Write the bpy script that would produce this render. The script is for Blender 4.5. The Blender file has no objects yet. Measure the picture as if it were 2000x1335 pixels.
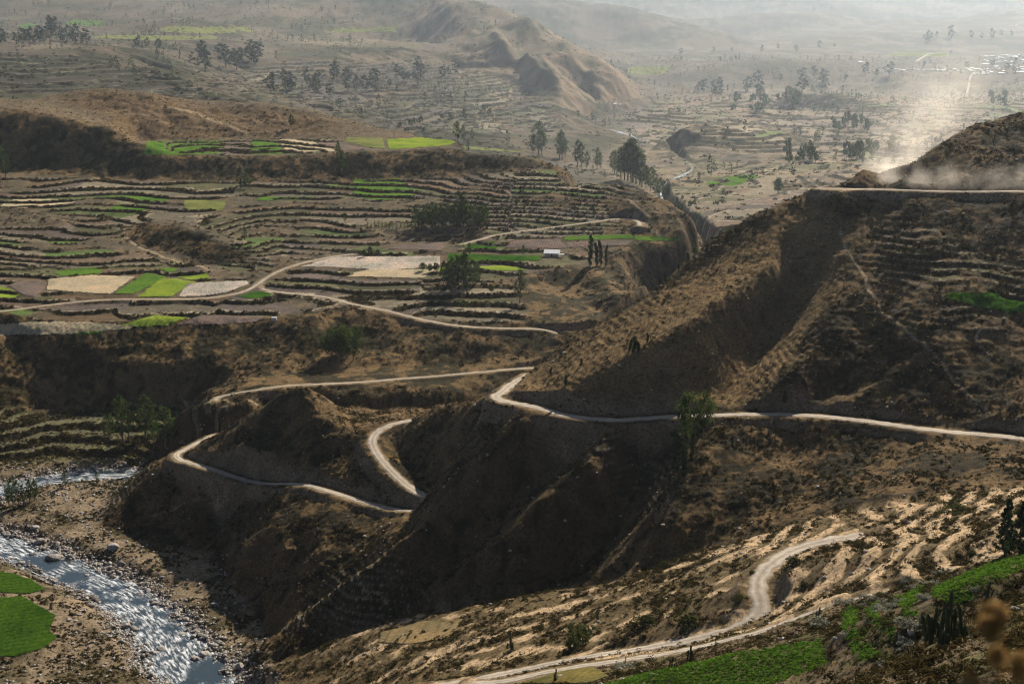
import bpy, math, random
import numpy as np
from mathutils import Vector
from mathutils.geometry import delaunay_2d_cdt

Q = 1.0                      # terrain mesh fineness
S = bpy.context.scene
C = S.collection
rad = math.radians

# ------------------------------------------------------------------ camera, sky, sun, exposure
F = 2778.0                   # 50 mm lens on a 36 mm sensor, in pixels of a 2000 wide picture
TH = math.atan(687.5 / F)    # the camera looks down by this much
cam_d = bpy.data.cameras.new('camera')
cam = bpy.data.objects.new('camera', cam_d)
C.objects.link(cam)
cam_d.sensor_width = 36.0
cam_d.lens = 50.0
cam_d.clip_start = 0.1
cam_d.clip_end = 60000.0
cam.location = (0, 0, 0)
cam.rotation_euler = (rad(90) - TH, 0, 0)
cam_d.dof.use_dof = True
cam_d.dof.focus_distance = 450.0
cam_d.dof.aperture_fstop = 2.8
S.camera = cam

SUN_AZ, SUN_EL = rad(28), rad(34)
W = bpy.data.worlds.new('World')
S.world = W
W.use_nodes = True
nt = W.node_tree
sky = nt.nodes.new('ShaderNodeTexSky')
sky.sky_type = 'NISHITA'
sky.sun_disc = False
sky.sun_elevation = SUN_EL
sky.sun_rotation = SUN_AZ
sky.altitude = 3400.0
sky.air_density = 0.6
sky.dust_density = 0.5
nt.links.new(sky.outputs[0], nt.nodes['Background'].inputs[0])
nt.nodes['Background'].inputs[1].default_value = 0.05
sd = bpy.data.lights.new('sun', 'SUN')
sd.energy = 5.0
sd.angle = rad(0.53)
sd.color = (1.0, 0.90, 0.76)
sun = bpy.data.objects.new('sun', sd)
C.objects.link(sun)
sv = Vector((math.sin(SUN_AZ) * math.cos(SUN_EL), math.cos(SUN_AZ) * math.cos(SUN_EL), math.sin(SUN_EL)))
sun.rotation_euler = sv.to_track_quat('Z', 'Y').to_euler()
sun.location = (200, 300, 400)
S.view_settings.view_transform = 'Standard'
S.view_settings.look = 'None'
S.view_settings.exposure = 1.1
S.view_settings.gamma = 1.0
S.cycles.use_denoising = True
S.cycles.filter_width = 1.2
S.cycles.max_bounces = 5
S.cycles.diffuse_bounces = 1
S.cycles.glossy_bounces = 2
S.cycles.transmission_bounces = 2
S.cycles.transparent_max_bounces = 6
S.cycles.volume_bounces = 1
S.cycles.sample_clamp_indirect = 4.0

rng = np.random.default_rng(7)
random.seed(7)

# ------------------------------------------------------------------ helpers
def ray(u, v):
    x, y = (u - 1000.0) / F, (667.5 - v) / F
    return x, math.cos(TH) + y * math.sin(TH), -math.sin(TH) + y * math.cos(TH)

def P(u, v, Y):              # the place on the ground Y metres ahead that the photograph shows at (u, v)
    x, dy, dz = ray(u, v)
    return (x / dy, Y, dz / dy * Y)          # (X / Y, Y, z)

def PZ(u, v, z):
    x, dy, dz = ray(u, v)
    Y = z / (dz / dy)
    return (x / dy, Y, z)

def project(X, Y, Z):
    d = Y * math.cos(TH) - Z * math.sin(TH)
    up = Y * math.sin(TH) + Z * math.cos(TH)
    return 1000 + F * X / d, 667.5 - F * up / d

def sstep(e0, e1, x):
    t = np.clip((x - e0) / (e1 - e0), 0, 1)
    return t * t * (3 - 2 * t)

def _hash(ix, iy, seed):
    h = (ix.astype(np.uint32) * np.uint32(374761393) + iy.astype(np.uint32) * np.uint32(668265263) + np.uint32((seed * 2246822519 + 374761) % 4294967296))
    h = (h ^ (h >> np.uint32(13))) * np.uint32(1274126177)
    return h ^ (h >> np.uint32(16))

def rnd2(ix, iy, seed=0):
    return (_hash(np.asarray(ix, np.int64), np.asarray(iy, np.int64), seed) & np.uint32(0xffffff)).astype(np.float32) / 16777216.0

def noise(x, y, seed=0):     # gradient noise in about -1..1
    xi, yi = np.floor(x), np.floor(y)
    fx, fy = (x - xi).astype(np.float32), (y - yi).astype(np.float32)
    xi, yi = xi.astype(np.int64), yi.astype(np.int64)
    u, v = fx * fx * fx * (fx * (fx * 6 - 15) + 10), fy * fy * fy * (fy * (fy * 6 - 15) + 10)
    def g(i, j, dx, dy):
        an = rnd2(i, j, seed) * np.float32(6.2831853)
        return np.cos(an) * dx + np.sin(an) * dy
    a = g(xi, yi, fx, fy); b = g(xi + 1, yi, fx - 1, fy)
    c = g(xi, yi + 1, fx, fy - 1); d = g(xi + 1, yi + 1, fx - 1, fy - 1)
    return 1.5 * ((a + (b - a) * u) + ((c + (d - c) * u) - (a + (b - a) * u)) * v)

def fbm(x, y, octaves=4, seed=0, gain=0.5):
    s, amp, f = 0, 1.0, 1.0
    for o in range(octaves):
        s = s + amp * noise(x * f + o * 17.3, y * f - o * 9.1, seed + o)
        amp *= gain; f *= 2.03
    return s

def blur(A, sy, sx):
    def k(s):
        r = max(1, int(3 * s)); t = np.arange(-r, r + 1); w = np.exp(-t * t / (2.0 * s * s)); return w / w.sum(), r
    for ax, s in ((0, sy), (1, sx)):
        if s < 0.3: continue
        w, r = k(s)
        pad = [(0, 0), (0, 0)]; pad[ax] = (r, r)
        B = np.pad(A, pad, mode='edge')
        out = np.zeros_like(A)
        n = A.shape[ax]
        for i, wi in enumerate(w):
            out += np.float32(wi) * (B[i:i + n] if ax == 0 else B[:, i:i + n])
        A = out
    return A

def in_poly(px, py, poly):
    ins = np.zeros(px.shape, bool)
    n = len(poly)
    for i in range(n):
        x0, y0 = poly[i]; x1, y1 = poly[(i + 1) % n]
        if y0 == y1: continue
        c = ((y0 > py) != (y1 > py))
        ins ^= c & (px < (x1 - x0) * (py - y0) / (y1 - y0) + x0)
    return ins

# ------------------------------------------------------------------ the lie of the land: surveyed lines
LINES = []
def ST(Y):                   # the far country lies this much deeper than first paced out
    Y = np.asarray(Y, float); return np.where(Y > 1300, 1300 + (Y - 1300) * 3.0, Y)
def IST(Y): return np.where(Y > 1300, 1300 + (Y - 1300) / 3.0, Y)
def deepen(ln):
    o = []
    for a, Y, z in ln:
        Y2 = float(ST(Y)); o.append((a, Y2, z * Y2 / Y))
    return o
def L(*pts, step=None): LINES.append([P(*p) for p in pts])
def H(*pts): LINES.append([tuple(p) for p in pts])          # (X/Y, Y, z) given outright: ground that is out of sight
AA = (-.75, -.5, -.3, -.15, 0, .15, .3, .5, .75)
for Y, z in ((1.0, -2.6), (3, -4.2), (15, -11.5), (40, -26)): H(*[(a, Y, z) for a in AA])
H((-.75, 100, -76), (-.4, 100, -76), (-.2, 100, -72), (0, 100, -66), (.15, 100, -60), (.24, 100, -54.5))
H((-.75, 200, -150), (-.4, 200, -145), (-.2, 200, -132), (0, 200, -116))
H((-.75, 300, -190), (-.4, 300, -188), (-.2, 300, -182), (-.1, 300, -165))
# near shelf
L((2000, 1335, 80), (1900, 1310, 90), (1860, 1262, 106), (1700, 1335, 112))
L((2150, 1300, 84), (2000, 1230, 105), (1930, 1190, 122))
L((2150, 1100, 170), (2000, 1085, 188), (1900, 1130, 172), (1760, 1180, 172), (1660, 1210, 180))
L((1620, 1335, 158), (1600, 1250, 190), (1450, 1275, 198), (1300, 1312, 205), (1160, 1335, 214))
RO_A = [P(*p) for p in ((1690, 1040, 306), (1620, 1062, 303), (1560, 1073, 298), (1515, 1088, 291), (1487, 1112, 284), (1480, 1140, 278), (1487, 1165, 273), (1484, 1185, 270), (1460, 1205, 267),
        (1400, 1235, 266), (1280, 1262, 270), (1150, 1288, 280), (1000, 1314, 290), (900, 1335, 296), (820, 1352, 300))]
RO_B = [P(*p) for p in ((1740, 1145, 236), (1700, 1158, 236), (1600, 1190, 236), (1500, 1230, 237), (1400, 1258, 242), (1330, 1276, 247), (1240, 1290, 254), (1100, 1306, 264), (1000, 1328, 270), (920, 1350, 276))]
LINES += [RO_A, RO_B]
L((2150, 940, 325), (1990, 945, 330), (1900, 955, 330), (1750, 978, 335), (1600, 1010, 335), (1480, 1045, 340), (1350, 1078, 346), (1200, 1135, 352), (1100, 1150, 360), (930, 1175, 374), (760, 1210, 386), (680, 1240, 390), (560, 1290, 400))
L((2150, 1000, 260), (1950, 1020, 255), (1800, 1060, 258), (1760, 1110, 246))
L((560, 1335, 378), (640, 1310, 372), (760, 1270, 360))
# foot of the big hill, out of sight behind the shelf edge
def drop(u, v, Y, dz):
    a, Y, z = P(u, v, Y); return (a, Y, z - dz)
H(drop(1480, 1045, 344, .5), drop(1350, 1078, 353, 1), drop(1200, 1135, 365, 1.5), drop(1100, 1150, 374, 2), drop(930, 1175, 385, 2), drop(760, 1210, 393, 2), drop(640, 1255, 402, 2))
# main road round the hill
RO_M = [P(*p) for p in ((2150, 885, 355), (2000, 858, 372), (1850, 842, 384), (1700, 828, 398), (1550, 817, 410), (1400, 805, 420), (1300, 805, 425), (1200, 808, 426), (1110, 800, 432), (1050, 785, 442), (1000, 779, 450),
        (975, 772, 456), (968, 763, 463), (980, 753, 470))]
RO_M += [(-.001, 482, -133), (.012, 497, -135)]
LINES.append(RO_M)
L((1060, 803, 435), (960, 890, 427), (870, 965, 422), (800, 1030, 418), (700, 1110, 416), (600, 1180, 422), (530, 1240, 430))
L((1140, 850, 429), (1078, 930, 423), (965, 1035, 417), (850, 1125, 409), (755, 1195, 403))
L((1200, 830, 420), (1150, 905, 403), (1060, 970, 399), (960, 1050, 396), (870, 1130, 390), (820, 1180, 388))
L((1300, 830, 425), (1262, 930, 414), (1185, 1060, 398), (1100, 1132, 390))
L((1400, 830, 411), (1362, 900, 391), (1305, 1000, 371), (1245, 1080, 361))
L((1560, 900, 388), (1520, 980, 368))
# skyline ridge and the hill above the road
RIDGE = [P(*p) for p in ((1000, 745, 474), (1050, 712, 478), (1100, 675, 482), (1170, 630, 487), (1240, 580, 492), (1320, 520, 500), (1400, 460, 508), (1500, 410, 515), (1580, 375, 520), (1625, 362, 522))]
LINES.append(RIDGE)
H(*[(a - .012, Y + 22, z - 14) for a, Y, z in RIDGE])
H(*[(a - .03, Y + 75, z - 62) for a, Y, z in RIDGE])
L((1080, 762, 447), (1150, 732, 443), (1250, 684, 443), (1350, 622, 451), (1430, 570, 464), (1500, 525, 478))
L((1150, 775, 436), (1250, 772, 433), (1350, 766, 433))
L((1590, 530, 487), (1530, 620, 476), (1470, 710, 454), (1420, 772, 436))
L((1520, 450, 499), (1600, 440, 499), (1655, 440, 497))
L((1650, 500, 479), (1640, 560, 461), (1592, 690, 430), (1520, 792, 413))
L((1712, 425, 501), (1735, 560, 457), (1682, 700, 428), (1605, 792, 414))
L((1760, 480, 472), (1900, 490, 466), (2150, 500, 452))
L((1760, 640, 432), (1850, 620, 430), (2150, 620, 424))
L((1720, 740, 414), (1880, 740, 404), (2150, 740, 392))
L((1640, 362, 524), (1665, 340, 528), (1690, 323, 530), (1705, 335, 531), (1730, 355, 530), (1752, 360, 526))
RO_U = [P(*p) for p in ((1600, 372, 517), (1660, 369, 515), (1750, 367, 513), (1850, 371, 508), (1930, 373, 504), (2000, 373, 500), (2150, 372, 492))]
LINES.append(RO_U)
L((1775, 350, 522), (1785, 318, 530), (1800, 292, 537), (1840, 268, 548), (1900, 243, 560), (1960, 222, 568), (2000, 207, 572), (2150, 160, 590))
L((1850, 345, 517), (2000, 340, 512), (2150, 335, 505))
H(*[(a, 610, z) for a, z in ((.262, -100), (.30, -90), (.36, -80), (.45, -70))])
H(*[(a, 700, -185) for a in (.16, .24, .30, .38, .5)])
H((.236, 560, -96), (.255, 575, -100))
# spur with the two lower roads and the knoll
RO_2 = [P(*p) for p in ((842, 998, 455), (850, 985, 462), (825, 965, 470), (800, 945, 478), (768, 918, 490), (745, 895, 500), (732, 875, 508), (727, 858, 515), (735, 842, 523), (752, 833, 528), (775, 826, 532), (830, 814, 535), (880, 802, 534))]
RO_3 = [P(*p) for p in ((842, 1010, 452), (815, 1003, 460), (770, 992, 470), (700, 977, 482), (640, 958, 494), (600, 943, 502), (560, 935, 508), (500, 927, 520), (420, 915, 535), (375, 906, 545), (350, 896, 552), (345, 886, 559), (365, 874, 567), (420, 845, 590))]
LINES += [RO_2, RO_3]
L((765, 860, 522), (800, 905, 500), (850, 950, 478), (905, 900, 470))
L((1000, 790, 450), (920, 850, 450), (880, 900, 450))
L((980, 752, 478), (940, 772, 492), (900, 788, 510), (830, 799, 530), (740, 812, 545), (700, 806, 549), (660, 784, 551), (632, 762, 551), (604, 747, 551), (578, 746, 551), (555, 758, 551), (500, 800, 557), (430, 845, 568), (375, 872, 574))
H((-.151, 566, -168), (-.14, 566, -166), (-.13, 566, -167))
L((588, 752, 548), (606, 785, 536), (640, 826, 526), (680, 842, 523))
L((690, 822, 537), (740, 820, 534))
L((540, 800, 546), (480, 850, 543), (400, 880, 554))
L((580, 840, 537), (540, 862, 533))
L((450, 880, 529), (520, 880, 524), (600, 895, 516), (680, 900, 512), (720, 870, 518))
L((690, 930, 496), (750, 955, 483))
H(*[(a, 582, z) for a, z in ((-.21, -190), (-.16, -176), (-.12, -176), (-.08, -172), (-.03, -168))])
H(*[(a, 612, -199) for a in (-.2, -.15, -.1, -.05)] + [(-.01, 590, -190), (.02, 610, -192), (.06, 650, -196), (.1, 690, -198), (.15, 760, -200)])
# slope below the lower road
FOOT = [PZ(u, v, -206.5) for u, v in ((262, 930), (225, 960), (192, 1000), (190, 1022), (235, 1036), (330, 1050), (400, 1075), (428, 1092), (436, 1118), (445, 1150), (500, 1188), (520, 1228))]
LINES.append(FOOT)
L((335, 893, 552), (300, 902, 560), (265, 922, 590))
L((200, 988, 545), (260, 985, 538), (330, 990, 530), (385, 1000, 524))
L((640, 962, 493), (560, 1010, 482), (490, 1045, 478), (432, 1078, 490))
L((560, 950, 514), (470, 1000, 525), (410, 1050, 522))
L((740, 1010, 464), (650, 1060, 458), (560, 1130, 453), (500, 1175, 460))
L((790, 1020, 446), (740, 1060, 442))
L((700, 1020, 464), (600, 1080, 454), (520, 1130, 456))
L((780, 1075, 428), (690, 1150, 426), (600, 1215, 424))
# river flat on the left
H(*[PZ(u, v, -206.3) for u, v in ((-150, 990), (20, 985), (120, 975), (230, 950))])
H(*[PZ(u, v, -206.8) for u, v in ((-150, 1040), (60, 1030), (150, 1060), (260, 1110), (400, 1140))])
H(*[PZ(u, v, -208.3) for u, v in ((60, 1055), (150, 1085), (260, 1120), (330, 1140), (420, 1175), (470, 1230), (470, 1300))])
H(*[PZ(u, v, -206.5) for u, v in ((-150, 1110), (20, 1105), (90, 1140), (170, 1170), (230, 1190), (240, 1240), (290, 1335))])
H(*[PZ(u, v, -205.0) for u, v in ((-150, 1170), (20, 1165), (100, 1200), (120, 1240), (60, 1275), (-150, 1300))])
H(*[PZ(u, v, -207.0) for u, v in ((-150, 1310), (0, 1300), (100, 1290), (160, 1250))])
H(*[PZ(u, v, -204) for u, v in ((-150, 1360), (0, 1350), (200, 1360))])
# terraces and cliff across the river
H(*[PZ(u, v, -207.5) for u, v in ((-150, 912), (0, 908), (120, 902), (250, 900), (300, 900))])
H(*[PZ(u, v, -205.5) for u, v in ((-150, 890), (0, 886), (120, 880), (250, 876), (330, 862))])
L((-150, 800, 655), (0, 800, 657), (130, 792, 667), (300, 788, 670), (400, 772, 672), (500, 737, 664), (600, 722, 670))
L((-150, 690, 700), (0, 668, 712), (60, 692, 694), (150, 669, 696), (240, 655, 704), (330, 643, 710), (480, 631, 713), (560, 618, 715), (620, 606, 721), (690, 592, 734))
L((0, 740, 676), (90, 745, 680))
L((250, 725, 681), (400, 705, 684), (520, 680, 690), (620, 655, 697))
RO_5 = [P(*p) for p in ((418, 776, 629), (430, 769, 634), (470, 761, 637), (500, 757, 638), (560, 750, 642), (700, 745, 648), (800, 738, 655), (900, 730, 662), (1020, 719, 668), (1100, 705, 676))]
RO_5B = [P(*p) for p in ((360, 784, 622), (440, 783, 620), (505, 793, 612))]
LINES += [RO_5, RO_5B]
L((600, 770, 632), (720, 775, 630), (840, 770, 636), (920, 755, 645))
H(*[(a, 628, -193) for a in (-.14, -.1, -.06, -.03)])
L((600, 728, 672), (650, 722, 676), (720, 720, 674), (830, 712, 676), (920, 712, 678), (1010, 690, 685))
L((680, 690, 695), (760, 670, 694), (860, 660, 700), (940, 668, 690), (1050, 668, 694))
RO_6 = [P(*p) for p in ((500, 556, 782), (520, 566, 772), (560, 573, 765), (620, 577, 758), (660, 583, 748), (690, 592, 738), (760, 605, 728), (830, 622, 716), (900, 635, 708), (960, 640, 706), (1050, 640, 705), (1160, 632, 703), (1230, 620, 705))]
LINES.append(RO_6)
# the terraced plateau
def YP(v):
    x, dy, dz = ray(1000, v); return 237.0 / (-dz / dy + .1)
def PL(*uv): LINES.append([P(u, v, YP(v)) for u, v in uv])
RO_7 = [P(u, v, YP(v)) for u, v in ((-150, 620), (0, 606), (100, 593), (200, 584), (300, 584), (380, 583), (440, 576), (480, 565), (505, 550), (520, 540), (545, 527), (590, 512), (640, 500), (690, 492))]
LINES.append(RO_7)
PL((-150, 640), (100, 630), (300, 625), (500, 612), (600, 600))
PL((-150, 540), (0, 540), (200, 535), (400, 530), (480, 530))
PL((-150, 480), (0, 480), (200, 480), (330, 505), (420, 520))
L((245, 450, 886), (290, 432, 897), (340, 438, 880), (400, 452, 866), (445, 468, 850))
L((255, 468, 884), (310, 492, 852), (360, 510, 832), (410, 520, 824))
PL((-150, 420), (0, 420), (200, 420), (300, 415))
PL((460, 470), (560, 470), (680, 465), (800, 462))
PL((500, 420), (650, 425), (780, 420))
PL((-150, 370), (0, 370), (200, 375), (400, 378), (600, 375))
L((530, 550, 783), (600, 553, 780), (700, 556, 774), (850, 558, 770), (920, 552, 776), (1000, 542, 785))
L((600, 572, 766), (700, 582, 752), (820, 588, 746), (900, 592, 741), (1000, 600, 734), (1030, 618, 720))
L((800, 608, 728), (900, 612, 726), (1000, 615, 722))
L((860, 500, 835), (1000, 500, 836), (1060, 497, 838), (1140, 490, 842))
L((700, 448, 888), (800, 455, 880), (950, 462, 874))
RO_8 = [P(*p) for p in ((900, 480, 862), (940, 468, 872), (970, 459, 880), (1050, 446, 886), (1150, 433, 892), (1200, 424, 897), (1230, 421, 897), (1246, 430, 888), (1250, 445, 876))]
LINES.append(RO_8)
L((880, 360, 1000), (1000, 350, 985), (1100, 355, 968), (1190, 360, 955))
L((950, 400, 938), (1100, 400, 925), (1180, 405, 915))
L((1200, 352, 958), (1260, 366, 934), (1310, 386, 916), (1360, 420, 892), (1410, 446, 872), (1425, 458, 858))
L((1285, 395, 912), (1320, 425, 885), (1370, 455, 862), (1392, 468, 856))
L((1250, 400, 905), (1300, 440, 872), (1340, 462, 860))
L((1060, 465, 868), (1150, 465, 866), (1250, 463, 865), (1350, 472, 857))
L((1352, 476, 855), (1290, 480, 848), (1195, 484, 840), (1150, 514, 812), (1090, 520, 806), (1040, 528, 797), (1002, 546, 782))
L((1352, 500, 835), (1290, 535, 800), (1240, 565, 772))
L((1195, 490, 836), (1230, 525, 795), (1262, 562, 762))
L((1180, 500, 832), (1200, 540, 800), (1230, 580, 765))
L((1150, 520, 808), (1190, 545, 775), (1225, 582, 735), (1235, 600, 722))
L((1060, 540, 800), (1110, 570, 775), (1160, 600, 745), (1190, 615, 730))
L((1040, 575, 755), (1100, 600, 735), (1150, 618, 718))
H(*[(a, Y, -198) for a, Y in ((.09, 780), (.13, 860), (.155, 950), (.16, 1050), (.14, 1200))])
# bank, strip of fields and the two knolls behind
L((-150, 328, 1072), (0, 332, 1070), (150, 338, 1062), (280, 348, 1046), (400, 352, 1036), (560, 352, 1034), (700, 348, 1032), (860, 345, 1028), (1000, 330, 1030), (1100, 328, 1020))
L((285, 300, 1068), (400, 307, 1062), (560, 306, 1058), (680, 298, 1058), (780, 294, 1056), (900, 288, 1058), (1000, 296, 1046), (1050, 300, 1040), (1110, 318, 1020))
L((-150, 190, 1130), (0, 206, 1124), (60, 214, 1120), (110, 228, 1112), (220, 252, 1100), (250, 268, 1090), (285, 292, 1072))
L((280, 275, 1140), (420, 272, 1146), (560, 272, 1150), (700, 268, 1152), (830, 270, 1150), (895, 274, 1140))
L((230, 245, 1130), (330, 235, 1170), (450, 262, 1160))
L((-150, 180, 1170), (0, 208, 1160), (80, 190, 1195), (150, 172, 1215), (200, 166, 1220), (260, 172, 1215), (300, 186, 1205), (335, 204, 1200), (380, 202, 1215), (400, 195, 1230), (440, 193, 1230), (520, 198, 1226), (590, 207, 1220), (650, 222, 1208), (720, 240, 1195), (780, 256, 1185), (880, 274, 1165))
L((350, 215, 1185), (420, 240, 1175), (480, 262, 1158))
H(*[(a, 1300, z) for a, z in ((-.6, -110), (-.36, -115), (-.2, -128), (-.1, -145), (-.04, -165))])
H(*[(a, 1450, z) for a, z in ((-.6, -140), (-.4, -145), (-.3, -150), (-.2, -172), (-.1, -182), (-.02, -190))])
H((-.04, 1180, -135), (0, 1120, -160), (.03, 1080, -150), (.06, 1020, -165))
# far country, left
L((-150, 100, 1760), (0, 104, 1750), (100, 110, 1740), (200, 122, 1720), (280, 145, 1680), (370, 176, 1600), (430, 192, 1560))
L((-150, 180, 1560), (0, 185, 1560), (150, 165, 1600), (280, 178, 1580))
L((-150, 85, 1950), (0, 82, 1960), (130, 84, 1950), (190, 92, 1930))
L((-150, 62, 2300), (0, 60, 2300), (180, 72, 2250), (420, 76, 2300))
L((230, 95, 2050), (330, 120, 1990), (400, 152, 1920), (480, 165, 1900), (560, 190, 1850), (700, 215, 1800), (760, 236, 1750))
L((430, 80, 2330), (530, 85, 2320), (620, 92, 2300))
L((460, 110, 2240), (560, 120, 2200), (650, 130, 2180))
L((520, 160, 2040), (640, 165, 2060), (740, 165, 2060))
L((205, 48, 2530), (300, 26, 2560), (360, 20, 2570), (430, 22, 2570), (500, 42, 2540), (560, 60, 2500))
H((-.29, 2660, -76), (-.23, 2680, -80), (-.17, 2640, -76))
L((200, 70, 2450), (350, 68, 2450), (480, 72, 2430))
L((-150, 44, 2700), (60, 42, 2720), (200, 44, 2740), (330, 30, 2800), (480, 36, 2760))
L((-150, 5, 2900), (60, -25, 3000), (130, 18, 2880), (220, 2, 2960), (330, -8, 3050), (420, 10, 2960), (520, -15, 3060))
H((-.45, 3300, -80), (-.3, 3350, -80), (-.2, 3350, -90))
# central mountain
L((620, 62, 2700), (650, 50, 2820), (720, 40, 2860), (780, 48, 2800))
L((460, 72, 2560), (600, 74, 2600), (650, 66, 2720), (780, 66, 2740), (860, 75, 2640))
L((480, 92, 2520), (560, 104, 2560), (640, 110, 2630), (740, 120, 2610), (830, 128, 2560))
H((-.14, 3400, -90), (-.09, 3350, -90), (-.03, 3200, -90), (.0, 3000, -120), (.04, 2800, -140), (.07, 2640, -150))
L((560, 10, 2900), (640, -10, 2960), (760, -42, 3020), (850, -32, 2960), (940, 0, 2720), (1000, 20, 2600), (1060, 46, 2490), (1130, 76, 2430), (1190, 112, 2380), (1216, 140, 2360), (1240, 185, 2340), (1255, 208, 2320))
L((850, 10, 2760), (930, 45, 2520), (965, 45, 2480), (1000, 80, 2360), (1030, 105, 2310), (1070, 140, 2255), (1095, 180, 2210), (1110, 212, 2180))
L((975, 70, 2560), (990, 110, 2420), (1020, 150, 2310), (1040, 190, 2235))
L((925, 62, 2470), (890, 95, 2390), (860, 130, 2330))
L((1050, 60, 2540), (1100, 110, 2430), (1140, 165, 2365), (1150, 210, 2310))
L((1110, 85, 2400), (1150, 135, 2340), (1180, 190, 2295))
L((1180, 130, 2365), (1200, 165, 2335), (1210, 205, 2305))
L((700, 190, 2080), (800, 195, 2080), (900, 190, 2120), (1000, 200, 2140), (1080, 215, 2120))
L((780, 235, 1850), (900, 235, 1900), (1000, 240, 1950), (1080, 238, 2020))
H(*[(a, Y, z) for a, Y, z in ((-.03, 1620, -188), (.03, 1600, -195), (.05, 1750, -196))])
# river bed far off
H(*[PZ(u, v, z) for u, v, z in ((1280, 360, -203), (1350, 328, -201), (1290, 290, -198), (1220, 262, -196), (1140, 234, -193), (1200, 218, -190), (1250, 205, -186))])
# far country, right
L((1300, 420, 1330), (1400, 410, 1320), (1500, 420, 1300), (1600, 420, 1280))
L((1380, 360, 1500), (1500, 350, 1500), (1620, 345, 1480), (1720, 350, 1440))
L((1270, 305, 1790), (1330, 262, 1795), (1390, 243, 1800), (1440, 250, 1800), (1540, 264, 1790), (1600, 285, 1770))
H((.115, 1960, -205), (.14, 1960, -205), (.17, 1940, -203), (.19, 1900, -200))
L((1290, 318, 1740), (1400, 312, 1720), (1520, 300, 1740))
L((1560, 300, 1720), (1700, 300, 1700), (1850, 300, 1650), (2150, 300, 1600))
L((1200, 230, 2150), (1320, 225, 2200), (1450, 222, 2200), (1600, 245, 2050), (1750, 245, 2050), (2150, 240, 1950))
L((1330, 190, 2450), (1440, 190, 2450), (1520, 195, 2340), (1560, 178, 2325), (1620, 172, 2320), (1680, 190, 2325), (1760, 205, 2320))
L((1540, 210, 2300), (1640, 212, 2280), (1740, 215, 2280))
L((1640, 168, 2780), (1700, 172, 2770), (1800, 190, 2690), (1900, 185, 2690), (2150, 190, 2620))
L((1640, 150, 2850), (1750, 150, 2820), (1850, 145, 2820), (1950, 148, 2800), (2150, 150, 2780))
L((1600, 118, 3200), (1800, 118, 3200), (2000, 120, 3150), (2150, 120, 3150))
L((1308, 128, 2790), (1340, 121, 2800), (1430, 121, 2800), (1450, 124, 2810), (1520, 113, 2860), (1600, 116, 2870))
L((1312, 165, 2760), (1400, 172, 2720), (1450, 160, 2780), (1560, 150, 2800))
L((1250, 150, 2860), (1280, 170, 2680), (1260, 205, 2450))
L((1230, 120, 3150), (1300, 105, 3300), (1430, 100, 3350), (1500, 105, 3300))
L((950, -12, 3940), (1020, -28, 3960), (1100, -22, 3930), (1200, 0, 3850), (1290, 30, 3780), (1360, 48, 3740), (1410, 68, 3690), (1440, 85, 3640))
L((1180, 10, 3800), (1240, 50, 3680), (1290, 84, 3600))
L((1060, 0, 3860), (1120, 50, 3700), (1160, 88, 3590))
L((1130, 20, 3830), (1180, 60, 3720), (1220, 90, 3620))
L((1040, 70, 3620), (1110, 96, 3540), (1200, 98, 3540), (1320, 96, 3560), (1420, 95, 3580))
H(*[(a, 4250, -150) for a in (-.02, .03, .08, .12, .16)])
L((1450, 95, 3650), (1600, 92, 3650), (1800, 92, 3650), (2150, 95, 3550))
L((1480, 92, 3720), (1620, 70, 3790), (1700, 56, 3830), (1780, 72, 3790), (1880, 56, 3830), (1980, 64, 3800), (2150, 56, 3830))
L((1440, 76, 4050), (1560, 70, 4050), (1700, 62, 4050), (2150, 60, 4050))
L((1300, 20, 4480), (1400, 38, 4440), (1480, 8, 4500), (1560, 2, 4510), (1640, 22, 4470), (1740, 46, 4400), (1900, 28, 4450), (2000, 14, 4480), (2150, 26, 4450))
L((1540, 30, 4430), (1600, 58, 4330))
H(*[(a, 4900, -150) for a in (.05, .1, .15, .2, .25, .3, .36)])
L((-150, -40, 4000), (100, -60, 4050), (300, -30, 4000), (480, -55, 4050), (650, -45, 4000), (900, -60, 4050))
for Y, z0 in ((5200, -60), (6000, 150), (7500, 420), (14500, 600)):
    H(*[(a, Y, z0 + (35 + z0 * .2) * math.sin(a * 19 + Y) + .25 * z0 * math.sin(a * 47 + Y * 2)) for a in np.linspace(-.75, .75, 40)])

# ------------------------------------------------------------------ ground sheet: grid, finer near the valley
def axis(parts):
    out = [parts[0][0]]
    for a0, a1, st in parts:
        n = max(1, int(round((a1 - a0) / (st / Q))))
        out += list(np.linspace(a0, a1, n + 1)[1:])
    return np.array(out)
ga = axis(((-.62, -.40, .006), (-.40, .40, .00085), (.40, .62, .006)))
gb = axis(((0, math.log(70), .05), (math.log(70), math.log(150), .003), (math.log(150), math.log(1300), .0013), (math.log(1300), math.log(4500), .0019), (math.log(4500), math.log(38500), .006)))
NA, NB = len(ga), len(gb)
GY = np.exp(gb)[:, None].repeat(NA, 1).astype(np.float32)
GX = (GY * ga[None, :]).astype(np.float32)
GYO = IST(GY).astype(np.float32)
LINES = [deepen(ln) for ln in LINES]

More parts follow.
